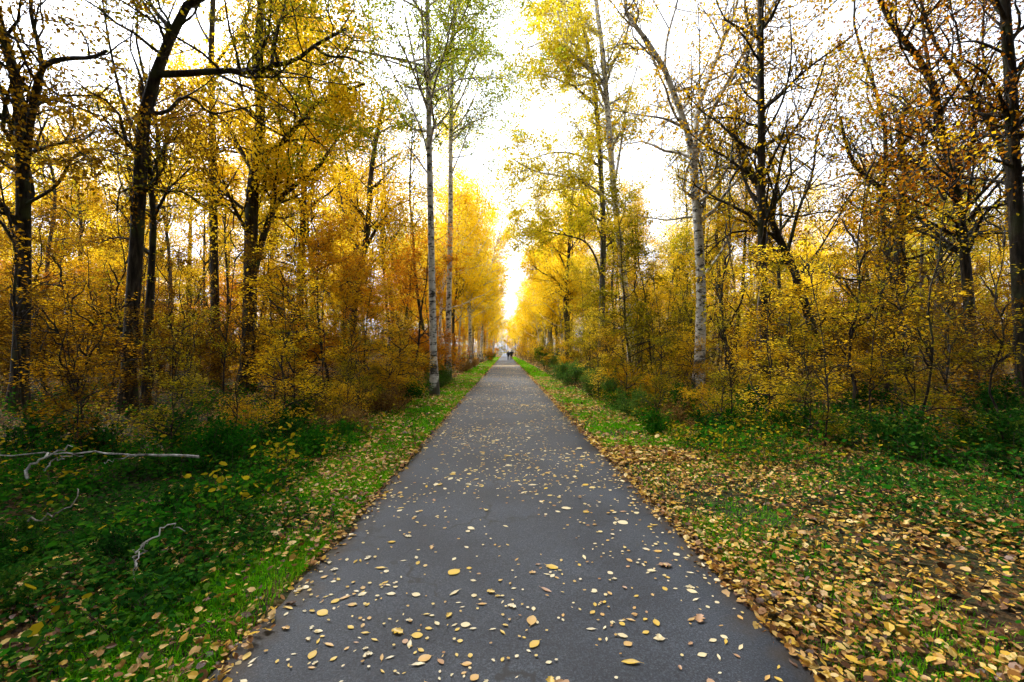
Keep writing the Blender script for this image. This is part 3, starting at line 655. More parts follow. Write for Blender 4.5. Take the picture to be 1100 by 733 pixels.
for s in range(2):
    reg('stem', 'bare_sapling', 'sapling', 4.2 + s, .022, OAK, [M['olive'], M['gold']][s], 150 + s,
        sp(16, 80, 420, .06, zmin=.5, bare=.1, flat=.6, sig=(.1, .1, .05), L1=(.3, .9), L2=(.2, .5), wander=.2, up=.1, clear=.02, front=.1), nl=7, wander=.3, low=.25, limbL=(.4, 1.0))
USED = set()
WOOD = []                                        # (object, kind, x, y)
def place(key, x, y, sc=None, rz=None, which=None, sz=None):
    ps = PR[key]; k = random.randrange(len(ps)) if which is None else which
    rz = random.uniform(0, 6.283) if rz is None else rz
    sc = random.uniform(.85, 1.15) if sc is None else sc
    loc = (x, y, float(gz(x, y)) - .02)
    p = ps[k]
    if (key, k) not in USED:
        USED.add((key, k)); o = p
        o.location = loc; o.rotation_euler = (0, 0, rz); o.scale = (sc, sc, sz or sc)
    else:
        o = copy_tree(p, loc, rz, sc, sz)
    WOOD.append((o, key, x, y))
    return o

heropos = []
for o in list(COL.objects):
    if o.type == 'EMPTY' and 'label' in o: heropos.append((o.location.x, o.location.y))
taken = list(heropos)
def free(x, y, d):
    return all((x - a) ** 2 + (y - b) ** 2 > d * d for a, b in taken)

def flank_shade_leaf(x, y): return abs(x) > 8 and y < 22 and random.random() < .8  # near flank growth mostly takes the dark brown leaves, imitating side shade

def scatter(keys, n, xr, yr, side, dmin, minoff, **kw):
    c = 0
    for _ in range(n * 40):
        if c >= n: break
        y = yr[0] + (yr[1] - yr[0]) * random.random() ** kw.get('pow', 1.0)
        x = random.uniform(*xr) * side
        off = (PATH_L - x) if side < 0 else (x - PATH_R)
        if off < minoff or abs(x) > 1.32 * y + 2: continue
        if not free(x, y, dmin): continue
        taken.append((x, y)); c += 1
        if flank_shade_leaf(x, y) and 'understorey' in keys: kw2 = 3
        elif flank_shade_leaf(x, y) and 'sapling' in keys: kw2 = 3
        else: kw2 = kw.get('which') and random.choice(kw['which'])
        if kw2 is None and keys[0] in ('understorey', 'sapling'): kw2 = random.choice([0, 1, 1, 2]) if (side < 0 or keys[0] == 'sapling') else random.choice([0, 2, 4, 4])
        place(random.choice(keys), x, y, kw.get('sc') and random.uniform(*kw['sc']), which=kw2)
for side in (-1, 1):
    # golden understorey close behind the verge, thick enough to hide the wood's floor
    scatter(['understorey'], 12 if side < 0 else 7, (4.6, 20), (13, 19), side, 1.7, 3.0, sc=(.65, .95))
    scatter(['understorey'], 20, (4.2, 30), (17, 32), side, 1.9, 2.4)
    scatter(['understorey'], 22, (4.0, 42), (28, 62), side, 2.2, 2.4, sc=(.9, 1.3))
    scatter(['understorey'], 18, (3.0, 8), (34, 150), side, 1.8, 1.8, sc=(.55, 1.0))
    # tall trees behind the near ones, then the corridor into the distance
    scatter(['oak', 'oak', 'maple'], 18 if side < 0 else 11, (6, 48), (24, 48), side, 3.4, 4.0, sc=(.85, 1.15) if side < 0 else (.6, .85))
    scatter(['oak', 'maple', 'birch'], 16, (4, 60), (42, 80), side, 4.0, 2.6)
    scatter(['birch', 'maple', 'birch', 'oak'], 22, (3.5, 20), (44, 190), side, 3.0, 1.9)
    scatter(['pole'], 14 if side < 0 else 20, (4.5, 34), (13, 42), side, 1.6, 2.8)
    # saplings in front of it
    scatter(['sapling'], 48, (3.0, 20), (7.5, 22), side, .8, 2.0, sc=(.6, 1.1))
    scatter(['sapling'], 34, (6, 36), (18, 42), side, 1.0, 3.0, sc=(.9, 1.5))
    scatter(['stem'], 22, (4.0, 22), (8.5, 22), side, .7, 2.4, sc=(.8, 1.7))
    scatter(['sapling'], 16, (3.4, 9), (18, 45), side, .9, 1.9, sc=(.5, .9))
# the row of birches and yellow trees that closes over the path ahead
for k, y in enumerate([31, 37, 44, 52, 61, 70, 80, 92, 106, 124, 145]):
    place('birch' if k % 3 != 1 else 'maple', -4.3 - random.uniform(0, .8), y + random.uniform(-1.5, 1.5), random.uniform(.8, .95), which=0)
for k, y in enumerate([34, 40, 48, 56, 66, 76, 88, 102, 120, 142]):
    place('maple' if k % 3 != 1 else 'birch', 5.2 + random.uniform(0, .8), y + random.uniform(-1.5, 1.5), random.uniform(.75, .95), which=0)
# trees past the end of the straight path
for k in range(9):
    place(random.choice(['maple', 'oak', 'birch']), -14 + 3.5 * k + random.uniform(-1, 1), 235 + random.uniform(-8, 8), random.uniform(.9, 1.1))
for k in range(12):
    place('understorey', -9 + 1.7 * k, 205 + random.uniform(-4, 14), random.uniform(.8, 1.2))
# unseen trees added beside and behind the viewer: their crowns shade both verges
for x, y, sc in [(-7.0, -4.0, 1.0), (-6.4, -11.0, 1.0), (-13.5, -2.5, 1.05), (-13, -10, 1.), (-18, 3.5, 1.05), (7.4, -4.4, 1.0), (6.8, -11.4, 1.0), (14, -2.2, 1.05), (13, -10, 1.), (18.5, 3.2, 1.05), (-6.5, -18, 1.), (6.5, -18.5, 1.), (-1.5, -26, 1.), (4.5, -25, 1.)]:
    place('shade_canopy', x, y, sc)
for x, y, sc in [(sx * (gx + random.uniform(-.7, .7)) + .1, gy + random.uniform(-.8, .8), 1.2) for gx in (5.4, 10.6, 16.2) for gy in (-9.5, -4.5, -.6, 2.4 if gx < 6 else 4.6) for sx in (-1, 1)] + [(-11.2, 7.6, 1.25), (11.4, 7.5, 1.25), (-17.5, 10, 1.2), (17.8, 9.8, 1.2)]:
    place('high', x, y, sc)  # high crowns added just out of view to darken flanks and near corners

for x, y, sc, wh in [(3.5, 9.6, .55, 1), (4.1, 8.0, .6, 1), (3.3, 11.6, .7, 1), (5.2, 7.4, .7, 2), (3.0, 13.5, .7, 2), (6.4, 6.6, .7, 1), (4.6, 6.4, .45, 1), (7.4, 7.2, .8, 3), (3.6, 15.5, .9, 0),
                     (-3.3, 9.0, .5, 1), (-3.9, 7.4, .5, 2), (-3.1, 11.0, .6, 0), (-4.9, 6.4, .6, 1), (-6.6, 6.8, .8, 3), (-3.2, 13.0, .6, 2)]:
    place('sapling', x, y, sc, which=wh)
# bare sapling stems on the right foreground and a few on the left
for px, by, sc in [(886, 492, .62), (976, 490, .95), (942, 486, .6), (1030, 470, .8), (785, 470, .62), (858, 462, .7), (990, 465, .8), (705, 452, .6), (1062, 480, .9),
                   (240, 492, .45), (90, 470, .7), (205, 455, .7), (62, 455, .8), (316, 450, .6)]:
    Y = F * CAMH / (by - 377.6); p = at(px, by, Y)
    place('stem', p[0], Y, sc)

# ------------------------------------------------------------------ shrubs
def make_shrub(name, seed, h, wdt, leaf, n, size, flat=.4):
    rng = np.random.default_rng(seed)
    root = empty(name, (0, 0, 0))
    ns = 14
    a = rng.random(ns) * 6.283; tilt = rng.random(ns) * .9
    d = np.stack([np.cos(a) * np.sin(tilt) * wdt / h, np.sin(a) * np.sin(tilt) * wdt / h, np.cos(tilt)], 1)
    K = 6; P = np.zeros((ns, K, 3)); P[:, 0] = rng.normal(size=(ns, 3)) * [.1, .1, 0] + [0, 0, -.05]
    dd = norm(d)
    for k in range(1, K):
        dd = norm(dd + rng.normal(size=(ns, 3)) * .18); P[:, k] = P[:, k - 1] + dd * (h * (0.7 + .5 * rng.random((ns, 1)))) / (K - 1)
    R = .012 * np.linspace(1, .3, K)[None] * np.ones((ns, 1))
    mb = MB(); tubes(mb, P, R, 4)
    Q, q = spawn(P, R, 130, (.25 * h, .6 * h), (30, 75), 4, rng, .2, .05, .2, 1, .6, .003)
    tubes(mb, Q, q, 3)
    mb.build('stem', M['twig'], root, smooth=True)
    lb = MB(); idx = rng.integers(0, len(Q), n); t = rng.random(n) * 3; i0 = np.minimum(t.astype(int), 2); f = (t - i0)[:, None]
    pos = Q[idx, i0] * (1 - f) + Q[idx, i0 + 1] * f + rng.normal(size=(n, 3)) * .05 * h
    pos[:, 2] = np.maximum(pos[:, 2], .04)
    leaf_faces(lb, pos, size * (.6 + .8 * rng.random(n)), rng, flat, .6)
    lb.build('foliage', leaf, root)
    return root
SHR = {'green': make_shrub('green_shrub', 201, 1.1, 1.5, M['shrub'], 4200, .05),
       'brush': make_shrub('dry_brush', 202, .8, 1.1, M['dry'], 2600, .045, .2),
       'vivid': make_shrub('leafy_shrub', 203, .9, .9, M['green'], 2600, .06),
       'amber': make_shrub('amber_shrub', 204, 1.3, 1.4, M['gold'], 3200, .05, .6)}
SHR['bramble'] = make_shrub('bramble_bush', 205, .75, 1.5, M['bramble'], 3000, .055, .35)
for k_ in SHR: tag(SHR[k_], None, 'shrub')
SH_USED = set()
def shrub(kind, px, Y, sc, label, group, x=None):
    x = at(px, 400, Y)[0] if x is None else x
    loc = (x, Y, float(gz(x, Y)) - .02); rz = random.uniform(0, 6.28)
    if kind not in SH_USED:
        SH_USED.add(kind); o = SHR[kind]; o.location = loc; o.rotation_euler = (0, 0, rz); o.scale = (sc,) * 3
    else:
        o = copy_tree(SHR[kind], loc, rz, sc)
    tag(o, label, 'shrub', group)
    taken.append((x, Y))
G1 = 'shrubs along the path edges'
for a in [('green', 660, 13.5, .8, 'dark olive shrub nearest the viewer in the row right of the path'),
          ('green', 640, 17, .95, 'grey-green shrub second from the viewer in the row right of the path'),
          ('green', 622, 21, 1.0, 'bushy grey-green shrub in the middle of the row right of the path'),
          ('green', 608, 27, 1.1, 'pale green shrub fourth from the viewer in the row right of the path'),
          ('green', 594, 38, 1.2, 'low green shrub at the far end of the row right of the path'),
          ('vivid', 584, 46, 2.4, 'rounded deep green bush beyond the shrub row right of the path'),
          ('amber', 563, 75, 2.6, 'golden thicket bush at the right edge of the path near the walkers'),
          ('amber', 572, 60, 2.6, 'russet thicket bush right of the path just before the walkers'),
          ('vivid', 527, 70, 1.9, 'small green bush on the left verge far along under the birches'),
          ('vivid', 446, 14.5, .85, 'vivid green leafy shrub at the foot of the front birch'),
          ('brush', 425, 12.5, .9, 'tangled dry brush left of the front birch'),
          ('brush', 398, 11.2, .8, 'brown brush heap beside the fallen stick on the left verge'),
          ('brush', 498, 32, 1.2, 'dry tan brush behind the second birch on the left verge'),
          ('brush', 508, 42, 1.2, 'dry tan brush farther up the left verge under the pale birch'),
          ('amber', 440, 19, 1.0, 'amber shrub behind the two near birches'),
          ('amber', 470, 26, 1.1, 'amber shrub between the two near birches and the thicket'),
          ('amber', 690, 12, .8, 'amber shrub beside the nearest olive shrub on the right'),
          ('vivid', 705, 8.2, .55, 'small green shrub on the leafy bank right of the path'),
          ('vivid', 790, 8.0, .6, 'green leafy shrub among leaves in front of the pole-straight tree'),
          ('vivid', 372, 8.0, .4, 'little green plant by the left path edge below the fallen stick'),
          ('vivid', 243, 6.2, .75, 'green and yellow leafy shrub on the dark left bank'),
          ('amber', 250, 8.6, .6, 'low amber shrub on the dark left bank behind the green one'),
          ('vivid', 880, 7.0, .6, 'dark green shrub under the leaning oak on the right bank'),
          ('vivid', 960, 6.4, .6, 'dark green shrub under the thick oak on the right bank'),
          ('brush', 730, 9.8, .75, 'dry brush at the foot of the forked birch'),
          ('brush', 330, 10.2, .7, 'dry brush on the brown litter left of the verge')]:
    shrub(*a, G1)
ord_ = ['nearest', 'second nearest', 'third nearest', 'fourth nearest', 'fifth nearest', 'sixth nearest', 'seventh nearest', 'eighth nearest']
look_ = {'brush': 'dry tan brush clump', 'amber': 'low amber-leaved bush', 'vivid': 'leafy green bush', 'bramble': 'dark bramble clump', 'green': 'fresh green bush'}
for side, pts in (('left', [('vivid', -2.9, 6.4, .5), ('brush', -3.0, 8.2, .7), ('amber', -3.6, 9.4, .7), ('brush', -2.9, 10.6, .8), ('vivid', -3.5, 11.6, .7), ('vivid', -3.0, 13.2, .8), ('brush', -3.9, 12.4, .9), ('amber', -4.2, 15.0, .9), ('green', -3.0, 18.5, .8), ('green', -3.1, 21.0, 1.0)]),
                  ('right', [('bramble', 3.7, 7.6, .7), ('brush', 3.5, 8.8, .7), ('green', 3.2, 10.4, .7), ('bramble', 3.2, 11.4, .8), ('amber', 4.4, 9.6, .7), ('vivid', 4.2, 8.2, .5), ('green', 3.0, 14.8, .8), ('amber', 3.9, 13.6, .9), ('green', 3.2, 23.5, 1.1), ('green', 3.1, 19.0, 1.0)])):
    cnt_ = {}
    for kind, x, y, sc in sorted(pts, key=lambda q: q[2]):
        k_ = cnt_.get(kind, 0); cnt_[kind] = k_ + 1
        shrub(kind, 0, y, sc, '%s %s hugging the %s verge' % (ord_[k_], look_[kind], side), 'bushes hugging the verges', x)
words_ = ['nearest', 'second nearest', 'third nearest', 'fourth nearest', 'fifth nearest', 'sixth nearest', 'seventh nearest', 'eighth nearest', 'ninth nearest', 'tenth nearest', 'eleventh nearest', 'twelfth nearest']
for side, pts in (('left', [(-3.1, 2.7), (-2.9, 3.3), (-3.9, 3.5), (-3.2, 4.3), (-4.5, 4.2), (-5.0, 6.8), (-6.6, 6.9), (-8.0, 7.4), (-3.7, 7.2), (-6.0, 8.0), (-9.2, 8.8), (-4.4, 9.0)]),
                  ('right', [(6.4, 5.0), (5.6, 6.0), (7.4, 6.3), (4.9, 7.3), (8.8, 7.4), (6.6, 7.8), (10.2, 8.8), (5.6, 9.2), (8.2, 9.6), (4.4, 10.2)])):
    for i, (x, y) in enumerate(pts):
        shrub('bramble', 0, y, random.uniform(.34, .44) if x < 0 and y < 5 else random.uniform(.75, 1.1), '%s dark green bramble bush on the shaded %s bank' % (words_[i], side), 'bramble bushes on the shaded banks', x)

# ------------------------------------------------------------------ labels for the wood
def label_wood():
    hs = sorted([h for h in HERO if h[1] != 'a far birch'])
    kinds = {'oak': ('dark-limbed oak with a golden crown', 'oaks deeper in the wood', 'golden oak'),
             'maple': ('full yellow maple-like tree', 'yellow-crowned trees deeper in the wood', 'full yellow tree'),
             'birch': ('slender birch with a loose yellow crown', 'birches deeper in the wood', 'slender birch'),
             'understorey': ('golden layered understorey tree', 'golden understorey trees', 'golden understorey tree'),
             'pole': ('slender dark oak stem', 'slender oak stems in the wood', 'slender dark oak stem'),
             'high': ('unseen high-crowned shade oak', 'unseen oaks added for shade', 'unseen high-crowned shade oak'),
             'shade_canopy': ('unseen brown-leaved shade oak', 'unseen oaks added for shade', 'unseen brown-leaved shade oak'),
             'sapling': ('waist-high to head-high beech sapling', 'beech saplings at the wood edge', 'leafy sapling'),
             'stem': ('thin near-bare sapling', 'thin near-bare saplings', 'thin bare sapling')}
    words = ['nearest', 'second nearest', 'third nearest', 'fourth nearest', 'fifth nearest', 'sixth nearest', 'seventh nearest', 'eighth nearest', 'ninth nearest', 'tenth nearest',
             'eleventh nearest', 'twelfth nearest', 'thirteenth nearest', 'fourteenth nearest', 'fifteenth nearest', 'sixteenth nearest', 'seventeenth nearest', 'eighteenth nearest', 'nineteenth nearest', 'twentieth nearest']
    b = {}
    for o, key, x, y in WOOD:
        pr = project((x, y, 1.5)); 
        sx = pr[0] if pr else (-900 if x < 0 else 2000)
        out = pr is None or sx < -20 or sx > 1120
        if out:
            zone = 'beside the viewer on the ' + ('left' if x < 0 else 'right')
        else:
            lo = [h for h in hs if h[0] <= sx]; hi = [h for h in hs if h[0] > sx]
            if lo and (sx < 543 or lo[-1][0] > 543): zone = 'just right of ' + lo[-1][1]
            elif hi: zone = 'just left of ' + hi[0][1]
            else: zone = 'just right of ' + lo[-1][1]
        b.setdefault((key, zone), []).append((y, o))
    for (key, zone), lst in b.items():
        lst.sort(key=lambda t: t[0])
        one, grp, many = kinds[key]
        for i, (y, o) in enumerate(lst):
            if len(lst) == 1: lab = '%s %s' % (one, zone)
            else: lab = '%s %s %s' % (words[min(i, 19)], many, zone)
            tag(o, lab.replace('the thin oak beside it', 'the thin oak').replace('the gnarled oak at the left edge', 'the gnarled oak'), None, grp)
label_wood()
for key, ps in PR.items():                       # a prototype nobody placed is dropped
    for k, p in enumerate(ps):
        if (key, k) not in USED:
            for ch in list(p.children): bpy.data.objects.remove(ch)
            bpy.data.objects.remove(p)

# ------------------------------------------------------------------ far wood closing both sides: one leafy mass
def far_wood():
    rng = np.random.default_rng(55)
    mb = MB(); lb = MB()
    pts = []
    while len(pts) < 720:
        y = rng.uniform(40, 230) ; x = rng.uniform(12, 150) * rng.choice([-1, 1])
        if abs(x) > 1.35 * y or (abs(x) < 26 and y < 210): continue
        if y < 78 and abs(x) < 40: continue
        pts.append((x, y))
    pts = np.array(pts); n = len(pts); z = gz(pts[:, 0], pts[:, 1])
    H = 12 + 8 * rng.random(n)
    P = np.zeros((n, 5, 3))
    for k in range(5):
        P[:, k, :2] = pts + rng.normal(size=(n, 2)) * .25 * k; P[:, k, 2] = z - .3 + H * k / 4
    R = (.12 + .14 * rng.random((n, 1))) * np.linspace(1.2, .3, 5)[None]
    tubes(mb, P, R, 5, 0)
    Q, q = spawn(P, R, n * 12, (2, 5), (40, 80), 4, rng, .2, .2, .03, 1, .5, .03)
    tubes(mb, Q, q, 3, 0)
    m = 330000
    idx = rng.integers(0, len(Q), m); t = rng.random(m) * 3; i0 = np.minimum(t.astype(int), 2); f = (t - i0)[:, None]
    pos = Q[idx, i0] * (1 - f) + Q[idx, i0 + 1] * f + rng.normal(size=(m, 3)) * .55
    leaf_faces(mb, pos, .30 * (.6 + .8 * rng.random(m)), rng, .3, .7, 1)
    tag(mb.build('distant_wood', [OAK, M['brown']]), 'far-off wood of golden trees massed behind both sides', 'wood', None, 'stuff')
far_wood()

# ------------------------------------------------------------------ ground cover (uncountable)
def n2(x, y, s=1.0, ph=0.0):
    return 0.5 + 0.25 * (np.sin(1.7 * x * s + 1.1 * y * s + ph) + np.sin(2.3 * y * s - 1.3 * x * s + 1.7 + ph)) + .12 * np.sin(5.1 * x * s + 4.3 * y * s + ph)

def grass():
    rng = np.random.default_rng(61)
    mb = MB()
    def blades(x, y, h, wd):
        n = len(x)
        z = gz(x, y)
        a = rng.random(n) * 6.283
        d = np.stack([np.cos(a), np.sin(a), 0 * a], 1)
        s = np.stack([-np.sin(a), np.cos(a), 0 * a], 1)
        b = np.stack([x, y, z - .005], 1)
        ln = (0.25 + .9 * rng.random((n, 1))) * h[:, None]
        mid = b + d * ln * .3 + np.array([0, 0, 1.]) * h[:, None] * .65
        tip = b + d * ln + np.array([0, 0, 1.]) * h[:, None] * (.75 + .3 * rng.random((n, 1)))
        w = wd[:, None]
        v = np.stack([b - s * w, b + s * w, mid + s * w * .7, mid - s * w * .7, tip], 1).reshape(-1, 3)
        k = np.arange(n)[:, None] * 5
        vn = len(v)
        mb.add(v, k + np.array([[0, 1, 2, 3]]))
        mb.f.append((k + np.array([[3, 2, 4]])) + (mb.n - vn)); mb.m.append(np.zeros(n, np.int32))
    def strip(n, yr, o0, o1, side, h, wd, thr, pw=2.0):
        y = yr[0] + (yr[1] - yr[0]) * rng.random(n) ** pw
        off = o0 + (o1 - o0) * rng.random(n) ** 1.2
        x = PATH_L - off if side < 0 else PATH_R + off
        k = (n2(x, y, 1.6, 3.0 * side) + .25 * rng.normal(size=n) > thr) & ((y > 4.5) | (off < .45 + .55 * rng.random(n) + .1 * y))
        x, y = x[k], y[k]
        hh = h * (.5 + rng.random(len(x))) * (1 - .3 * rng.random(len(x)))
        blades(x, y, hh, wd * (.6 + .8 * rng.random(len(x))))
    strip(100000, (.8, 9), .05, 1.25, -1, .065, .0030, .40, 1.3)
    strip(52000, (7, 34), .05, 1.6, -1, .085, .005, .20, 1.4)
    strip(14000, (30, 120), .05, 1.6, -1, .12, .014, .2, 1.3)
    strip(60000, (.8, 9), .10, 2.2, 1, .05, .003, .55, 1.3)
    strip(40000, (7, 34), .1, 1.5, 1, .08, .005, .36, 1.4)
    strip(14000, (26, 120), .1, 1.3, 1, .16, .014, .25, 1.3)
    tag(mb.build('grass', M['grass']), 'short green grass growing along both path edges', 'grass', None, 'stuff')
grass()

def herbs():
    rng = np.random.default_rng(62)
    mb = MB()
    def bed(n, xr, yr, thr, hr, nl, size, mat, ph, pw=1.0, spread=.10):
        x = xr[0] + (xr[1] - xr[0]) * rng.random(n); y = yr[0] + (yr[1] - yr[0]) * rng.random(n) ** pw
        k = (n2(x, y, .9, ph) + .15 * rng.normal(size=n) > thr) & (np.abs(x) < 1.4 * y + 1.5)
        k &= ~((x < -3.0) & (y > 3.3) & (y < 5.6) & (rng.random(n) < .1))   # the low dark hollow on the left bank
        x, y = x[k], y[k]; n = len(x)
        if n == 0: return
        h = hr[0] + (hr[1] - hr[0]) * rng.random(n); z = gz(x, y)
        h = np.where((x < -3.0) & (y > 2.8) & (y < 5.6), h * .4, h)
        tip = np.stack([x + rng.normal(size=n) * .08, y + rng.normal(size=n) * .08, z + h], 1)
        b = np.stack([x, y, z - .02], 1)
        P = np.stack([b, (b + tip) / 2 + rng.normal(size=(n, 3)) * .01, tip], 1)
        tubes(mb, P, np.full((n, 3), .0025) * np.array([[1.2, 1, .6]]), 3, 2)
        i = np.repeat(np.arange(n), nl); t = .15 + .85 * rng.random(len(i)) ** .7
        pos = b[i] * (1 - t[:, None]) + tip[i] * t[:, None] + rng.normal(size=(len(i), 3)) * np.array([spread, spread, .02])
        oval_faces(mb, pos, size * (.5 + .9 * rng.random(len(i))), rng, .62, .6, mat, .14)
    # left bank: nettle-like greens, thin dry weeds behind
    bed(3000, (-7.5, -2.5), (1.4, 8), .42, (.08, .40), 13, .055, 0, .3)
    bed(1500, (-3.2, -1.6), (1.4, 12), .50, (.03, .12), 9, .036, 0, 1.3)
    bed(2400, (-16, -4.5), (5, 17), .45, (.2, .7), 11, .06, 0, 2.1)
    bed(2600, (-18, -3.0), (7, 24), .35, (.2, .8), 9, .055, 1, 4.0)
    bed(3000, (-36, -2.9), (16, 60), .3, (.4, 1.3), 9, .10, 1, 5.0)
    bed(900, (-9, -2.4), (2, 12), .5, (.2, .7), 8, .06, 3, 6.0)
    # dark low bramble runners in the near left corner and along the shaded foot of the right bank
    bed(2600, (-5.2, -1.95), (1.2, 4.2), .25, (.03, .16), 12, .042, 4, 8.0)
    bed(1800, (-8, -3.0), (3.2, 6), .25, (.08, .3), 12, .045, 4, 8.6)
    bed(2200, (3.6, 8), (1.8, 5.5), .40, (.02, .10), 10, .042, 4, 9.1)
    # right bank
    bed(900, (2.0, 8), (1.6, 9), .55, (.03, .18), 10, .042, 0, .9)
    bed(500, (3.0, 9), (3.5, 10), .55, (.08, .4), 11, .05, 0, 1.9)
    bed(900, (3.4, 9), (3.5, 10), .45, (.05, .3), 11, .048, 4, 2.9)
    bed(900, (2.9, 6), (5.5, 14), .45, (.1, .45), 11, .050, 3, 2.4)
    bed(1500, (2.8, 6), (5.5, 14), .40, (.1, .5), 11, .050, 0, 3.4)
    bed(1500, (4.0, 18), (5, 17), .5, (.15, .6), 11, .056, 0, 2.9)
    bed(2200, (4.0, 18), (4.5, 17), .42, (.1, .5), 11, .052, 4, 2.2)
    bed(1200, (4.0, 14), (4.5, 14), .5, (.1, .5), 10, .052, 1, 5.2)
    bed(2200, (3.2, 18), (6, 22), .4, (.2, .8), 9, .055, 3, 4.4)
    bed(1400, (2.8, 18), (7, 24), .4, (.2, .8), 9, .055, 1, 3.3)
    bed(3000, (2.9, 36), (16, 60), .3, (.4, 1.3), 9, .10, 1, 7.0)
    tag(mb.build('undergrowth', [M['green'], M['dry'], M['twig'], M['olive'], M['bramble']]), 'tangled green and dry undergrowth covering the banks on both sides', 'undergrowth', None, 'stuff')
herbs()

def litter():
    rng = np.random.default_rng(63)
    mb = MB()
    def bed(n, side, o0, o1, yr, size, thr, ph, pw=1.4, opw=1.0, lift=.015):
        y = yr[0] + (yr[1] - yr[0]) * rng.random(n) ** pw; off = o0 + (o1 - o0) * rng.random(n) ** opw
        x = PATH_L - off if side < 0 else PATH_R + off
        k = (n2(x, y, 1.2, ph) + .22 * rng.normal(size=n) > thr) & (np.abs(x) < 1.4 * y + 1.2)
        x, y = x[k], y[k]; n = len(x)
        z = gz(x, y) + lift + .03 * rng.random(n) ** 2
        oval_faces(mb, np.stack([x, y, z], 1), size * (.55 + .9 * rng.random(n) ** 1.5), rng, .68, .66, 0, .3)
    bed(24000, 1, -.05, 4.4, (1.2, 7), .042, .28, 1.0, 1.2, 1.25, .025)
    bed(9000, 1, -.05, 5.0, (1.2, 7), .022, .1, 4.0, 1.2, 1.2, .012)
    bed(5000, -1, -.05, 3.0, (1.2, 7), .022, .1, 4.0, 1.2, 1.2, .012)
    bed(9000, 1, 2.2, 8, (1.5, 8), .050, .30, 2.0, 1.0, 1.0, .03)
    bed(4500, 1, 1.0, 8, (1.2, 6.5), .048, -1, 2.0, 1.0)
    bed(18000, 1, -.06, 3.2, (6, 30), .068, .3, 1.5, 1.3, 1.3, .03)
    bed(18000, 1, 2.5, 18, (5, 30), .078, .35, 2.5, 1.0)
    bed(9000, 1, -.1, 5, (28, 150), .15, .2, 1.5, 1.3)
    bed(7500, -1, -.05, 2.0, (1.2, 7), .043, .25, 5.0, 1.2, 1.0, .045)
    bed(1400, -1, -.10, .30, (1.4, 16), .042, .1, 5.0, 1.2)
    bed(1400, 1, -.12, .30, (1.4, 16), .042, .1, 5.0, 1.2)
    bed(2600, -1, 1.5, 7, (1.5, 7), .050, .50, 6.0, 1.0, 1.0, .05)
    bed(11000, -1, -.06, 2.2, (6, 30), .058, .40, 7.0, 1.3, 1.0, .06)
    bed(18000, -1, 1.6, 18, (6, 30), .080, .35, 8.0, 1.0)
    bed(8000, -1, -.1, 5, (28, 150), .15, .25, 9.0, 1.3)
    tag(mb.build('leaf_litter', M['litter']), 'carpet of yellow and brown fallen leaves on both verges', 'leaf litter', None, 'stuff')
litter()

# ------------------------------------------------------------------ leaves on the asphalt: the largest 300 are things, the rest one mass
def leaf_mesh(shape, seed, mat):
    rng = np.random.default_rng(seed)
    n = 7
    u = np.linspace(0, 1, n)
    if shape == 'oval': w = .30 * np.sin(math.pi * np.clip(u, .01, .99)) ** .7
    elif shape == 'slender': w = .17 * np.sin(math.pi * np.clip(u, .01, .99)) ** .9
    elif shape == 'round': w = .42 * np.sin(math.pi * np.clip(u, .01, .99)) ** .55
    else: w = .30 * np.sin(math.pi * np.clip(u, .01, .99)) ** .6 * (1 + .35 * np.array([0, 1, -1, 1, -1, 1, 0]))
    cu = {'oval': .04, 'slender': .06, 'round': .025, 'curled': .17}[shape]
    mid = cu * (u - .5) ** 2 * 2.2
    edge_ = mid + cu * (.5 + .9 * rng.random(n)) * np.sin(math.pi * u)
    bend = .12 * np.sin(u * 2.5) * (rng.random() - .5)
    v = []
    for i in range(n):
        v += [(u[i] - .5, bend[i] - w[i], edge_[i]), (u[i] - .5, bend[i] - w[i] * .5, mid[i] + (edge_[i] - mid[i]) * .3), (u[i] - .5, bend[i], mid[i]),
              (u[i] - .5, bend[i] + w[i] * .5, mid[i] + (edge_[i] - mid[i]) * .3), (u[i] - .5, bend[i] + w[i], edge_[i] * (.7 + .5 * rng.random()))]
    v = np.array(v); v[:, 2] -= v[:, 2].min()
    i = np.arange(n - 1)[:, None] * 5 + np.arange(4)[None]
    mb = MB(); mb.add(v, np.stack([i, i + 5, i + 6, i + 1], -1).reshape(-1, 4))
    # stalk
    P = np.array([[(-.5, bend[0], mid[0] - v[:, 2].min() * 0), (-.6, bend[0] + .02, .03), (-.7, bend[0] + .06, .02)]])
    tubes(mb, P, np.array([[.012, .010, .008]]), 4)
    return mb.mesh('fallen_leaf', mat, smooth=True)

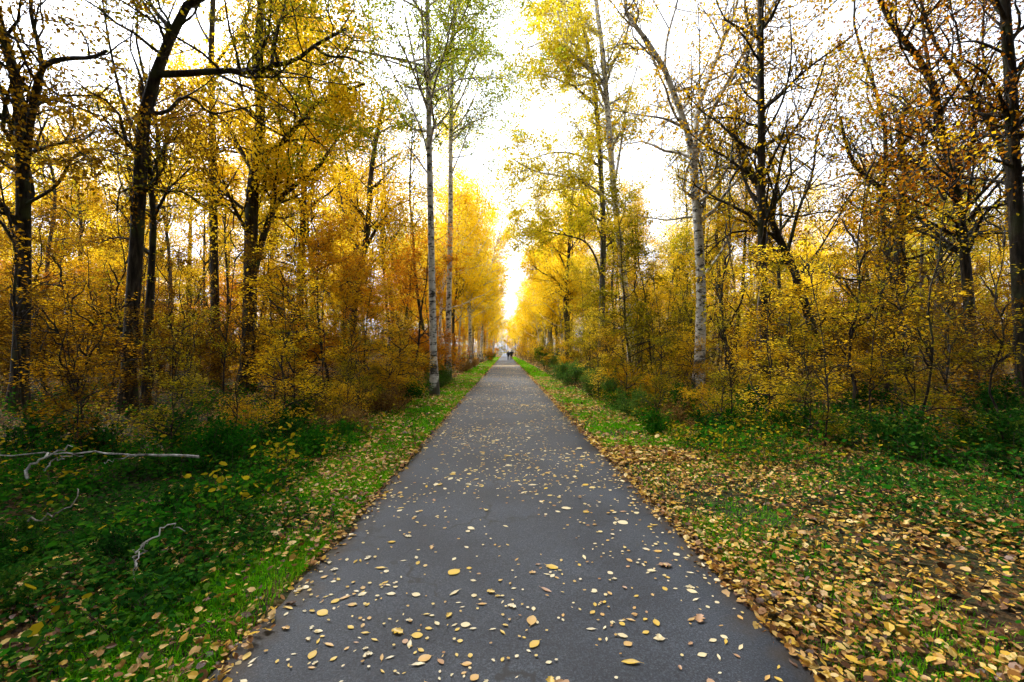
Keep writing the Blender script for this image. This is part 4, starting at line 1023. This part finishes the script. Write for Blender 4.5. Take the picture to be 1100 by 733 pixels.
def path_leaves():
    rng = np.random.default_rng(64)
    n = 27000
    y = 1.5 + 58 * rng.random(n)
    x = PATH_L + .03 + (PATH_R - PATH_L - .06) * rng.random(n)
    # loose clumps and a slightly emptier crown
    k = n2(x, y, .9, 1.2) + .3 * rng.normal(size=n) > .42
    x, y = x[k], y[k]; n = len(x)
    s = .0255 * np.exp(.50 * rng.normal(size=n)); s = np.clip(s, .017, .085)
    t = (x - PATH_L) / (PATH_R - PATH_L)
    z = .010 + .012 * (1 - (2 * t - 1) ** 2)
    vis = (np.abs(x) < 1.2 * y + .1) & (y > 1.95)
    score = np.where(vis, s ** 2 / y ** 3, 0)
    order = np.argsort(-score)
    top = order[:300]; rest = order[300:]
    mb = MB()
    oval_faces(mb, np.stack([x, y, z + .006], 1)[rest], s[rest] * 1.15, rng, .93, .66, 0, .07)
    tag(mb.build('fallen_leaves', M['path_litter']), 'small pale leaves strewn farther along the asphalt path', 'leaves', None, 'stuff')
    shapes = ['oval', 'slender', 'round', 'curled']; cols = list(LEAFCOL)
    meshes = {(a, b): [leaf_mesh(a, 10 * i + 3 * j + q, LEAFCOL[b]) for q in range(2)] for i, a in enumerate(shapes) for j, b in enumerate(cols)}
    for i in top:
        sh = rng.choice(shapes, p=[.44, .24, .16, .16]); co = rng.choice(cols, p=[.50, .26, .15, .09])
        o = link('fallen_leaf', meshes[(sh, co)][rng.integers(2)])
        L = s[i] * 1.15 * (1.15 if sh == 'slender' else 1)
        o.location = (x[i], y[i], z[i] + .001); o.rotation_euler = (rng.normal() * .04, rng.normal() * .04, rng.random() * 6.283); o.scale = (L, L, L)
        zone = 'near the left edge' if t[i] < .3 else ('near the right edge' if t[i] > .7 else 'in the middle')
        size = 'large' if L > .055 else ('tiny' if L < .036 else 'small')
        dist = 'closest to the viewer' if y[i] < 2.7 else 'a little way up'
        tag(o, '%s %s %s leaf %s of the path, %s' % (size, co, sh, zone, dist), 'leaf', 'fallen leaves on the path')
path_leaves()

# ------------------------------------------------------------------ dead branches
def dead(name, pix, Y0, Y1, w, label, mat, side=(), seed=0, group='dead fallen branches', lift=None):
    rng = np.random.default_rng(seed)
    mb = MB()
    def pl(pts, ya, yb, wpx):
        P = np.array([at(px, py, ya + (yb - ya) * i / max(1, len(pts) - 1)) for i, (px, py) in enumerate(pts)])
        Ym = (ya + yb) / 2; r = .32 * wpx / F * Ym
        p, r = resample(P, r * np.linspace(1, .4, len(P)), 16)
        p[1:-1] += rng.normal(size=(14, 3)) * .016
        return p, r
    p, r = pl(pix, Y0, Y1, w); base = p[0].copy(); lowz = p[:, 2].min()
    tubes(mb, p[None] - base, r[None], 7)
    for pts, ya, yb, ww in side:
        q, rr = pl(pts, ya, yb, ww); tubes(mb, q[None] - base, rr[None], 6)
    o = mb.build(name, mat, smooth=True); o.location = base
    tag(o, label, 'branch', group)
    return o
DW = M['dead_wood']; DD = M['dead_dark']
dead('dead_branch', [(214, 491), (185, 490), (165, 490), (140, 488), (105, 487), (60, 487), (0, 489)], 5.0, 5.0, 4.5, 'long bare silvery branch lying level across the dark left bank', DW,
     [([(150, 489), (125, 493), (112, 497)], 5.0, 4.9, 2.2)], 1)
dead('dead_branch', [(30, 514), (29, 503), (45, 494), (65, 484), (78, 480)], 4.4, 4.6, 4.5, 'short forked white branch sticking up at the left edge of the bank', DW, [([(48, 506), (62, 494), (74, 491), (90, 490)], 4.45, 4.6, 2.6)], 2)
dead('dead_branch', [(147, 612), (150, 590), (163, 577), (178, 569), (187, 564), (199, 571)], 3.0, 3.2, 3.4, 'bent pale twig arching over the near left bank', DW,
     [([(150, 590), (146, 600), (150, 630), (148, 660)], 3.0, 2.8, 2.0), ([(160, 580), (150, 588), (140, 592)], 3.05, 3.1, 1.2)], 3)
dead('dead_branch', [(30, 560), (48, 556), (70, 546), (82, 534), (83, 525)], 3.9, 4.1, 3, 'thin grey twig low among leaves below the long branch', DD, (), 4)
dead('dead_branch', [(427, 447), (415, 450), (400, 452), (385, 455), (372, 460)], 10.2, 10.0, 3.2, 'brown stick lying on the grass of the left verge before the birches', DD, [([(410, 451), (414, 444), (416, 440)], 10.1, 10.1, 1.8)], 5)
dead('dead_branch', [(822, 296), (836, 310), (848, 320), (856, 333), (864, 342), (874, 350), (892, 366)], 11.4, 12.6, 2.2, 'pale dead branch caught slanting against the pole-straight tree', DW,
     [([(848, 320), (860, 318), (874, 322)], 11.7, 12.0, 1.2), ([(864, 342), (880, 340), (893, 340)], 12, 12.3, 1.2)], 6)
dead('dead_branch', [(818, 300), (814, 330), (813, 352), (811, 378), (816, 398), (818, 420), (812, 432)], 11.3, 11.3, 1.8, 'thin pale dead stem hanging down in front of the pole-straight tree', DW, (), 7)
dead('dead_branch', [(1000, 590), (1040, 575), (1080, 566)], 4.0, 4.2, 3, 'dark stick half buried in leaves on the right bank', DD, (), 8)

# ------------------------------------------------------------------ the two walkers
def skin(name, verts, edges, radii, mat, parent, sub=1):
    me = bpy.data.meshes.new(name); me.from_pydata(verts, edges, [])
    o = bpy.data.objects.new(name, me); COL.objects.link(o)
    o.modifiers.new('Skin', 'SKIN')
    for i, r in enumerate(radii):
        sv = me.skin_vertices[0].data[i]; sv.radius = (r, r) if not isinstance(r, tuple) else r
        sv.use_root = (i == 0)
    s = o.modifiers.new('Sub', 'SUBSURF'); s.levels = sub; s.render_levels = sub
    dg = bpy.context.evaluated_depsgraph_get(); dg.update()
    nm = bpy.data.meshes.new_from_object(o.evaluated_get(dg))
    bpy.data.objects.remove(o); bpy.data.meshes.remove(me)
    nm.name = name; nm.materials.clear(); nm.materials.append(mat)
    for p in nm.polygons: p.use_smooth = True
    q = bpy.data.objects.new(name, nm); COL.objects.link(q); q.parent = parent
    return q
MS = plain('skin_tone', (0.45, 0.27, 0.19)); MJ = plain('dark_coat', (0.012, 0.013, 0.017)); MT = plain('dark_trousers', (0.03, 0.032, 0.042)); MH = plain('dark_hair', (0.010, 0.008, 0.007)); MK = plain('shoe_leather', (0.02, 0.017, 0.015))
def walker(x, y, hgt, stride, label, tmat):
    root = empty('person', (x, y, .022)); k = hgt / 1.75
    root.scale = (k, k, k)
    s = stride
    # walking away (+y); z up
    J = dict(pel=(0, 0, .95), sp=(0, .01, 1.15), ch=(0, .0, 1.35), nk=(0, .01, 1.50), hd=(0, .02, 1.62), tp=(0, .02, 1.70))
    hips = [(-.09, 0, .90), (.09, 0, .90)]
    knee = [(-.10, .12 * s, .50), (.10, -.06 * s, .49)]
    ank = [(-.10, .16 * s, .09), (.10, -.26 * s, .12)]
    toe = [(-.11, .33 * s, .045), (.11, -.10 * s, .04)]
    sh = [(-.19, 0, 1.42), (.19, 0, 1.42)]; el = [(-.25, -.08 * s, 1.15), (.25, .06 * s, 1.15)]; wr = [(-.24, -.06 * s, .90), (.24, .2 * s, .93)]; fg = [(-.235, -.03 * s, .80), (.235, .26 * s, .84)]
    V = [J['pel'], J['sp'], J['ch'], J['nk'], J['hd'], J['tp']]; R = [(.15, .11), (.13, .10), (.16, .11), .055, .10, .075]; E = [(0, 1), (1, 2), (2, 3), (3, 4), (4, 5)]
    for a in range(2):
        b = len(V); V += [hips[a], knee[a], ank[a], toe[a]]; R += [.085, .06, .042, .035]; E += [(0, b), (b, b + 1), (b + 1, b + 2), (b + 2, b + 3)]
        b = len(V); V += [sh[a], el[a], wr[a], fg[a]]; R += [.055, .042, .03, .022]; E += [(2, b), (b, b + 1), (b + 1, b + 2), (b + 2, b + 3)]
    skin('body', V, E, R, MS, root)
    V = [(0, 0, .66), (0, 0, .95), (0, .01, 1.16), (0, 0, 1.36), (0, 0, 1.47)]; R = [(.23, .19), (.205, .165), (.175, .13), (.19, .14), (.09, .09)]; E = [(0, 1), (1, 2), (2, 3), (3, 4)]
    for a in range(2):
        b = len(V); V += [sh[a], el[a], wr[a]]; R += [.08, .065, .05]; E += [(3, b), (b, b + 1), (b + 1, b + 2)]
    skin('coat', V, E, R, MJ, root)
    V = [(0, 0, .92)]; R = [(.12, .09)]; E = []
    for a in range(2):
        b = len(V); V += [hips[a], knee[a], ank[a]]; R += [.085, .075, .065]; E += [(0, b), (b, b + 1), (b + 1, b + 2)]
    skin('trousers', V, E, R, tmat, root)
    skin('hair', [(0, -.035, 1.52), (0, -.03, 1.62), (0, -.005, 1.705)], [(0, 1), (1, 2)], [.075, .112, .085], MH, root)
    for a in range(2):
        p, q = np.array(ank[a]), np.array(toe[a])
        skin('shoe', [tuple(p + [0, -.04, -.03]), tuple((p + q) / 2 + [0, 0, -.01]), tuple(q)], [(0, 1), (1, 2)], [.05, .05, .042], MK, root)
    tag(root, label, 'person', 'two walkers far down the path')
walker(.50, 74.3, 1.70, 1.0, 'left-hand walker in a dark coat, slightly shorter, seen from behind', plain('grey_trousers', (0.06, 0.06, 0.07)))
walker(1.02, 74.0, 1.80, -1.0, 'right-hand walker in a black coat, slightly taller, seen from behind', MT)

# ------------------------------------------------------------------ camera, light, world
cam = bpy.data.cameras.new('camera'); co = bpy.data.objects.new('camera', cam); COL.objects.link(co)
cam.sensor_width = 36.0; cam.lens = 36.0 * F / 1100.0; cam.clip_start = .05; cam.clip_end = 2000
co.location = (0, 0, CAMH); co.rotation_euler = CAM_ROT
S.camera = co

SUN_EL, SUN_AZ = math.radians(52), math.radians(-48)     # azimuth measured from +Y towards +X
sun = bpy.data.lights.new('sun', 'SUN'); so = bpy.data.objects.new('sun', sun); COL.objects.link(so)
sun.energy = 1.5; sun.angle = math.radians(30); sun.color = (1.0, 0.95, 0.88)
d = Vector((math.sin(SUN_AZ) * math.cos(SUN_EL), math.cos(SUN_AZ) * math.cos(SUN_EL), math.sin(SUN_EL)))
so.rotation_euler = d.to_track_quat('Z', 'Y').to_euler()
w = bpy.data.worlds.new('World'); S.world = w; w.use_nodes = True
nt = w.node_tree; nt.nodes.clear()
sky = nt.nodes.new('ShaderNodeTexSky'); sky.sky_type = 'NISHITA'; sky.sun_disc = False
sky.sun_elevation = SUN_EL; sky.sun_rotation = SUN_AZ; sky.air_density = 1.0; sky.dust_density = 1.5; sky.ozone_density = 1.0
hs = nt.nodes.new('ShaderNodeHueSaturation'); hs.inputs['Saturation'].default_value = .05
bg = nt.nodes.new('ShaderNodeBackground'); bg.inputs['Strength'].default_value = .12
ow = nt.nodes.new('ShaderNodeOutputWorld')
# an overcast sky is about three times brighter overhead than at the horizon
tcw = nt.nodes.new('ShaderNodeTexCoord'); spw = nt.nodes.new('ShaderNodeSeparateXYZ'); nt.links.new(tcw.outputs['Generated'], spw.inputs[0])
mrw = nt.nodes.new('ShaderNodeMapRange'); mrw.inputs['From Min'].default_value = 0; mrw.inputs['From Max'].default_value = 1
mrw.inputs['To Min'].default_value = .30; mrw.inputs['To Max'].default_value = 1.35; nt.links.new(spw.outputs[2], mrw.inputs['Value'])
mxw = nt.nodes.new('ShaderNodeMix'); mxw.data_type = 'RGBA'; mxw.blend_type = 'MULTIPLY'; mxw.inputs[0].default_value = 1; mxw.clamp_result = False
tnt = nt.nodes.new('ShaderNodeMix'); tnt.data_type = 'RGBA'; tnt.blend_type = 'MULTIPLY'; tnt.inputs[0].default_value = 1; tnt.inputs[7].default_value = (.93, .98, 1.09, 1)
nt.links.new(sky.outputs[0], hs.inputs['Color']); nt.links.new(hs.outputs[0], tnt.inputs[6]); nt.links.new(tnt.outputs[2], mxw.inputs[6]); nt.links.new(mrw.outputs[0], mxw.inputs[7]); nt.links.new(mxw.outputs[2], bg.inputs['Color']); nt.links.new(bg.outputs[0], ow.inputs['Surface'])
S.view_settings.view_transform = 'Standard'; S.view_settings.look = 'None'; S.view_settings.gamma = 1.0
S.view_settings.exposure = 2.72
S.render.engine = 'CYCLES'
S.cycles.max_bounces = 5; S.cycles.diffuse_bounces = 2; S.cycles.glossy_bounces = 2; S.cycles.transmission_bounces = 5; S.cycles.transparent_max_bounces = 4
S.cycles.use_denoising = True
S.cycles.use_adaptive_sampling = True; S.cycles.adaptive_threshold = 0.03
S.cycles.sample_clamp_indirect = 8
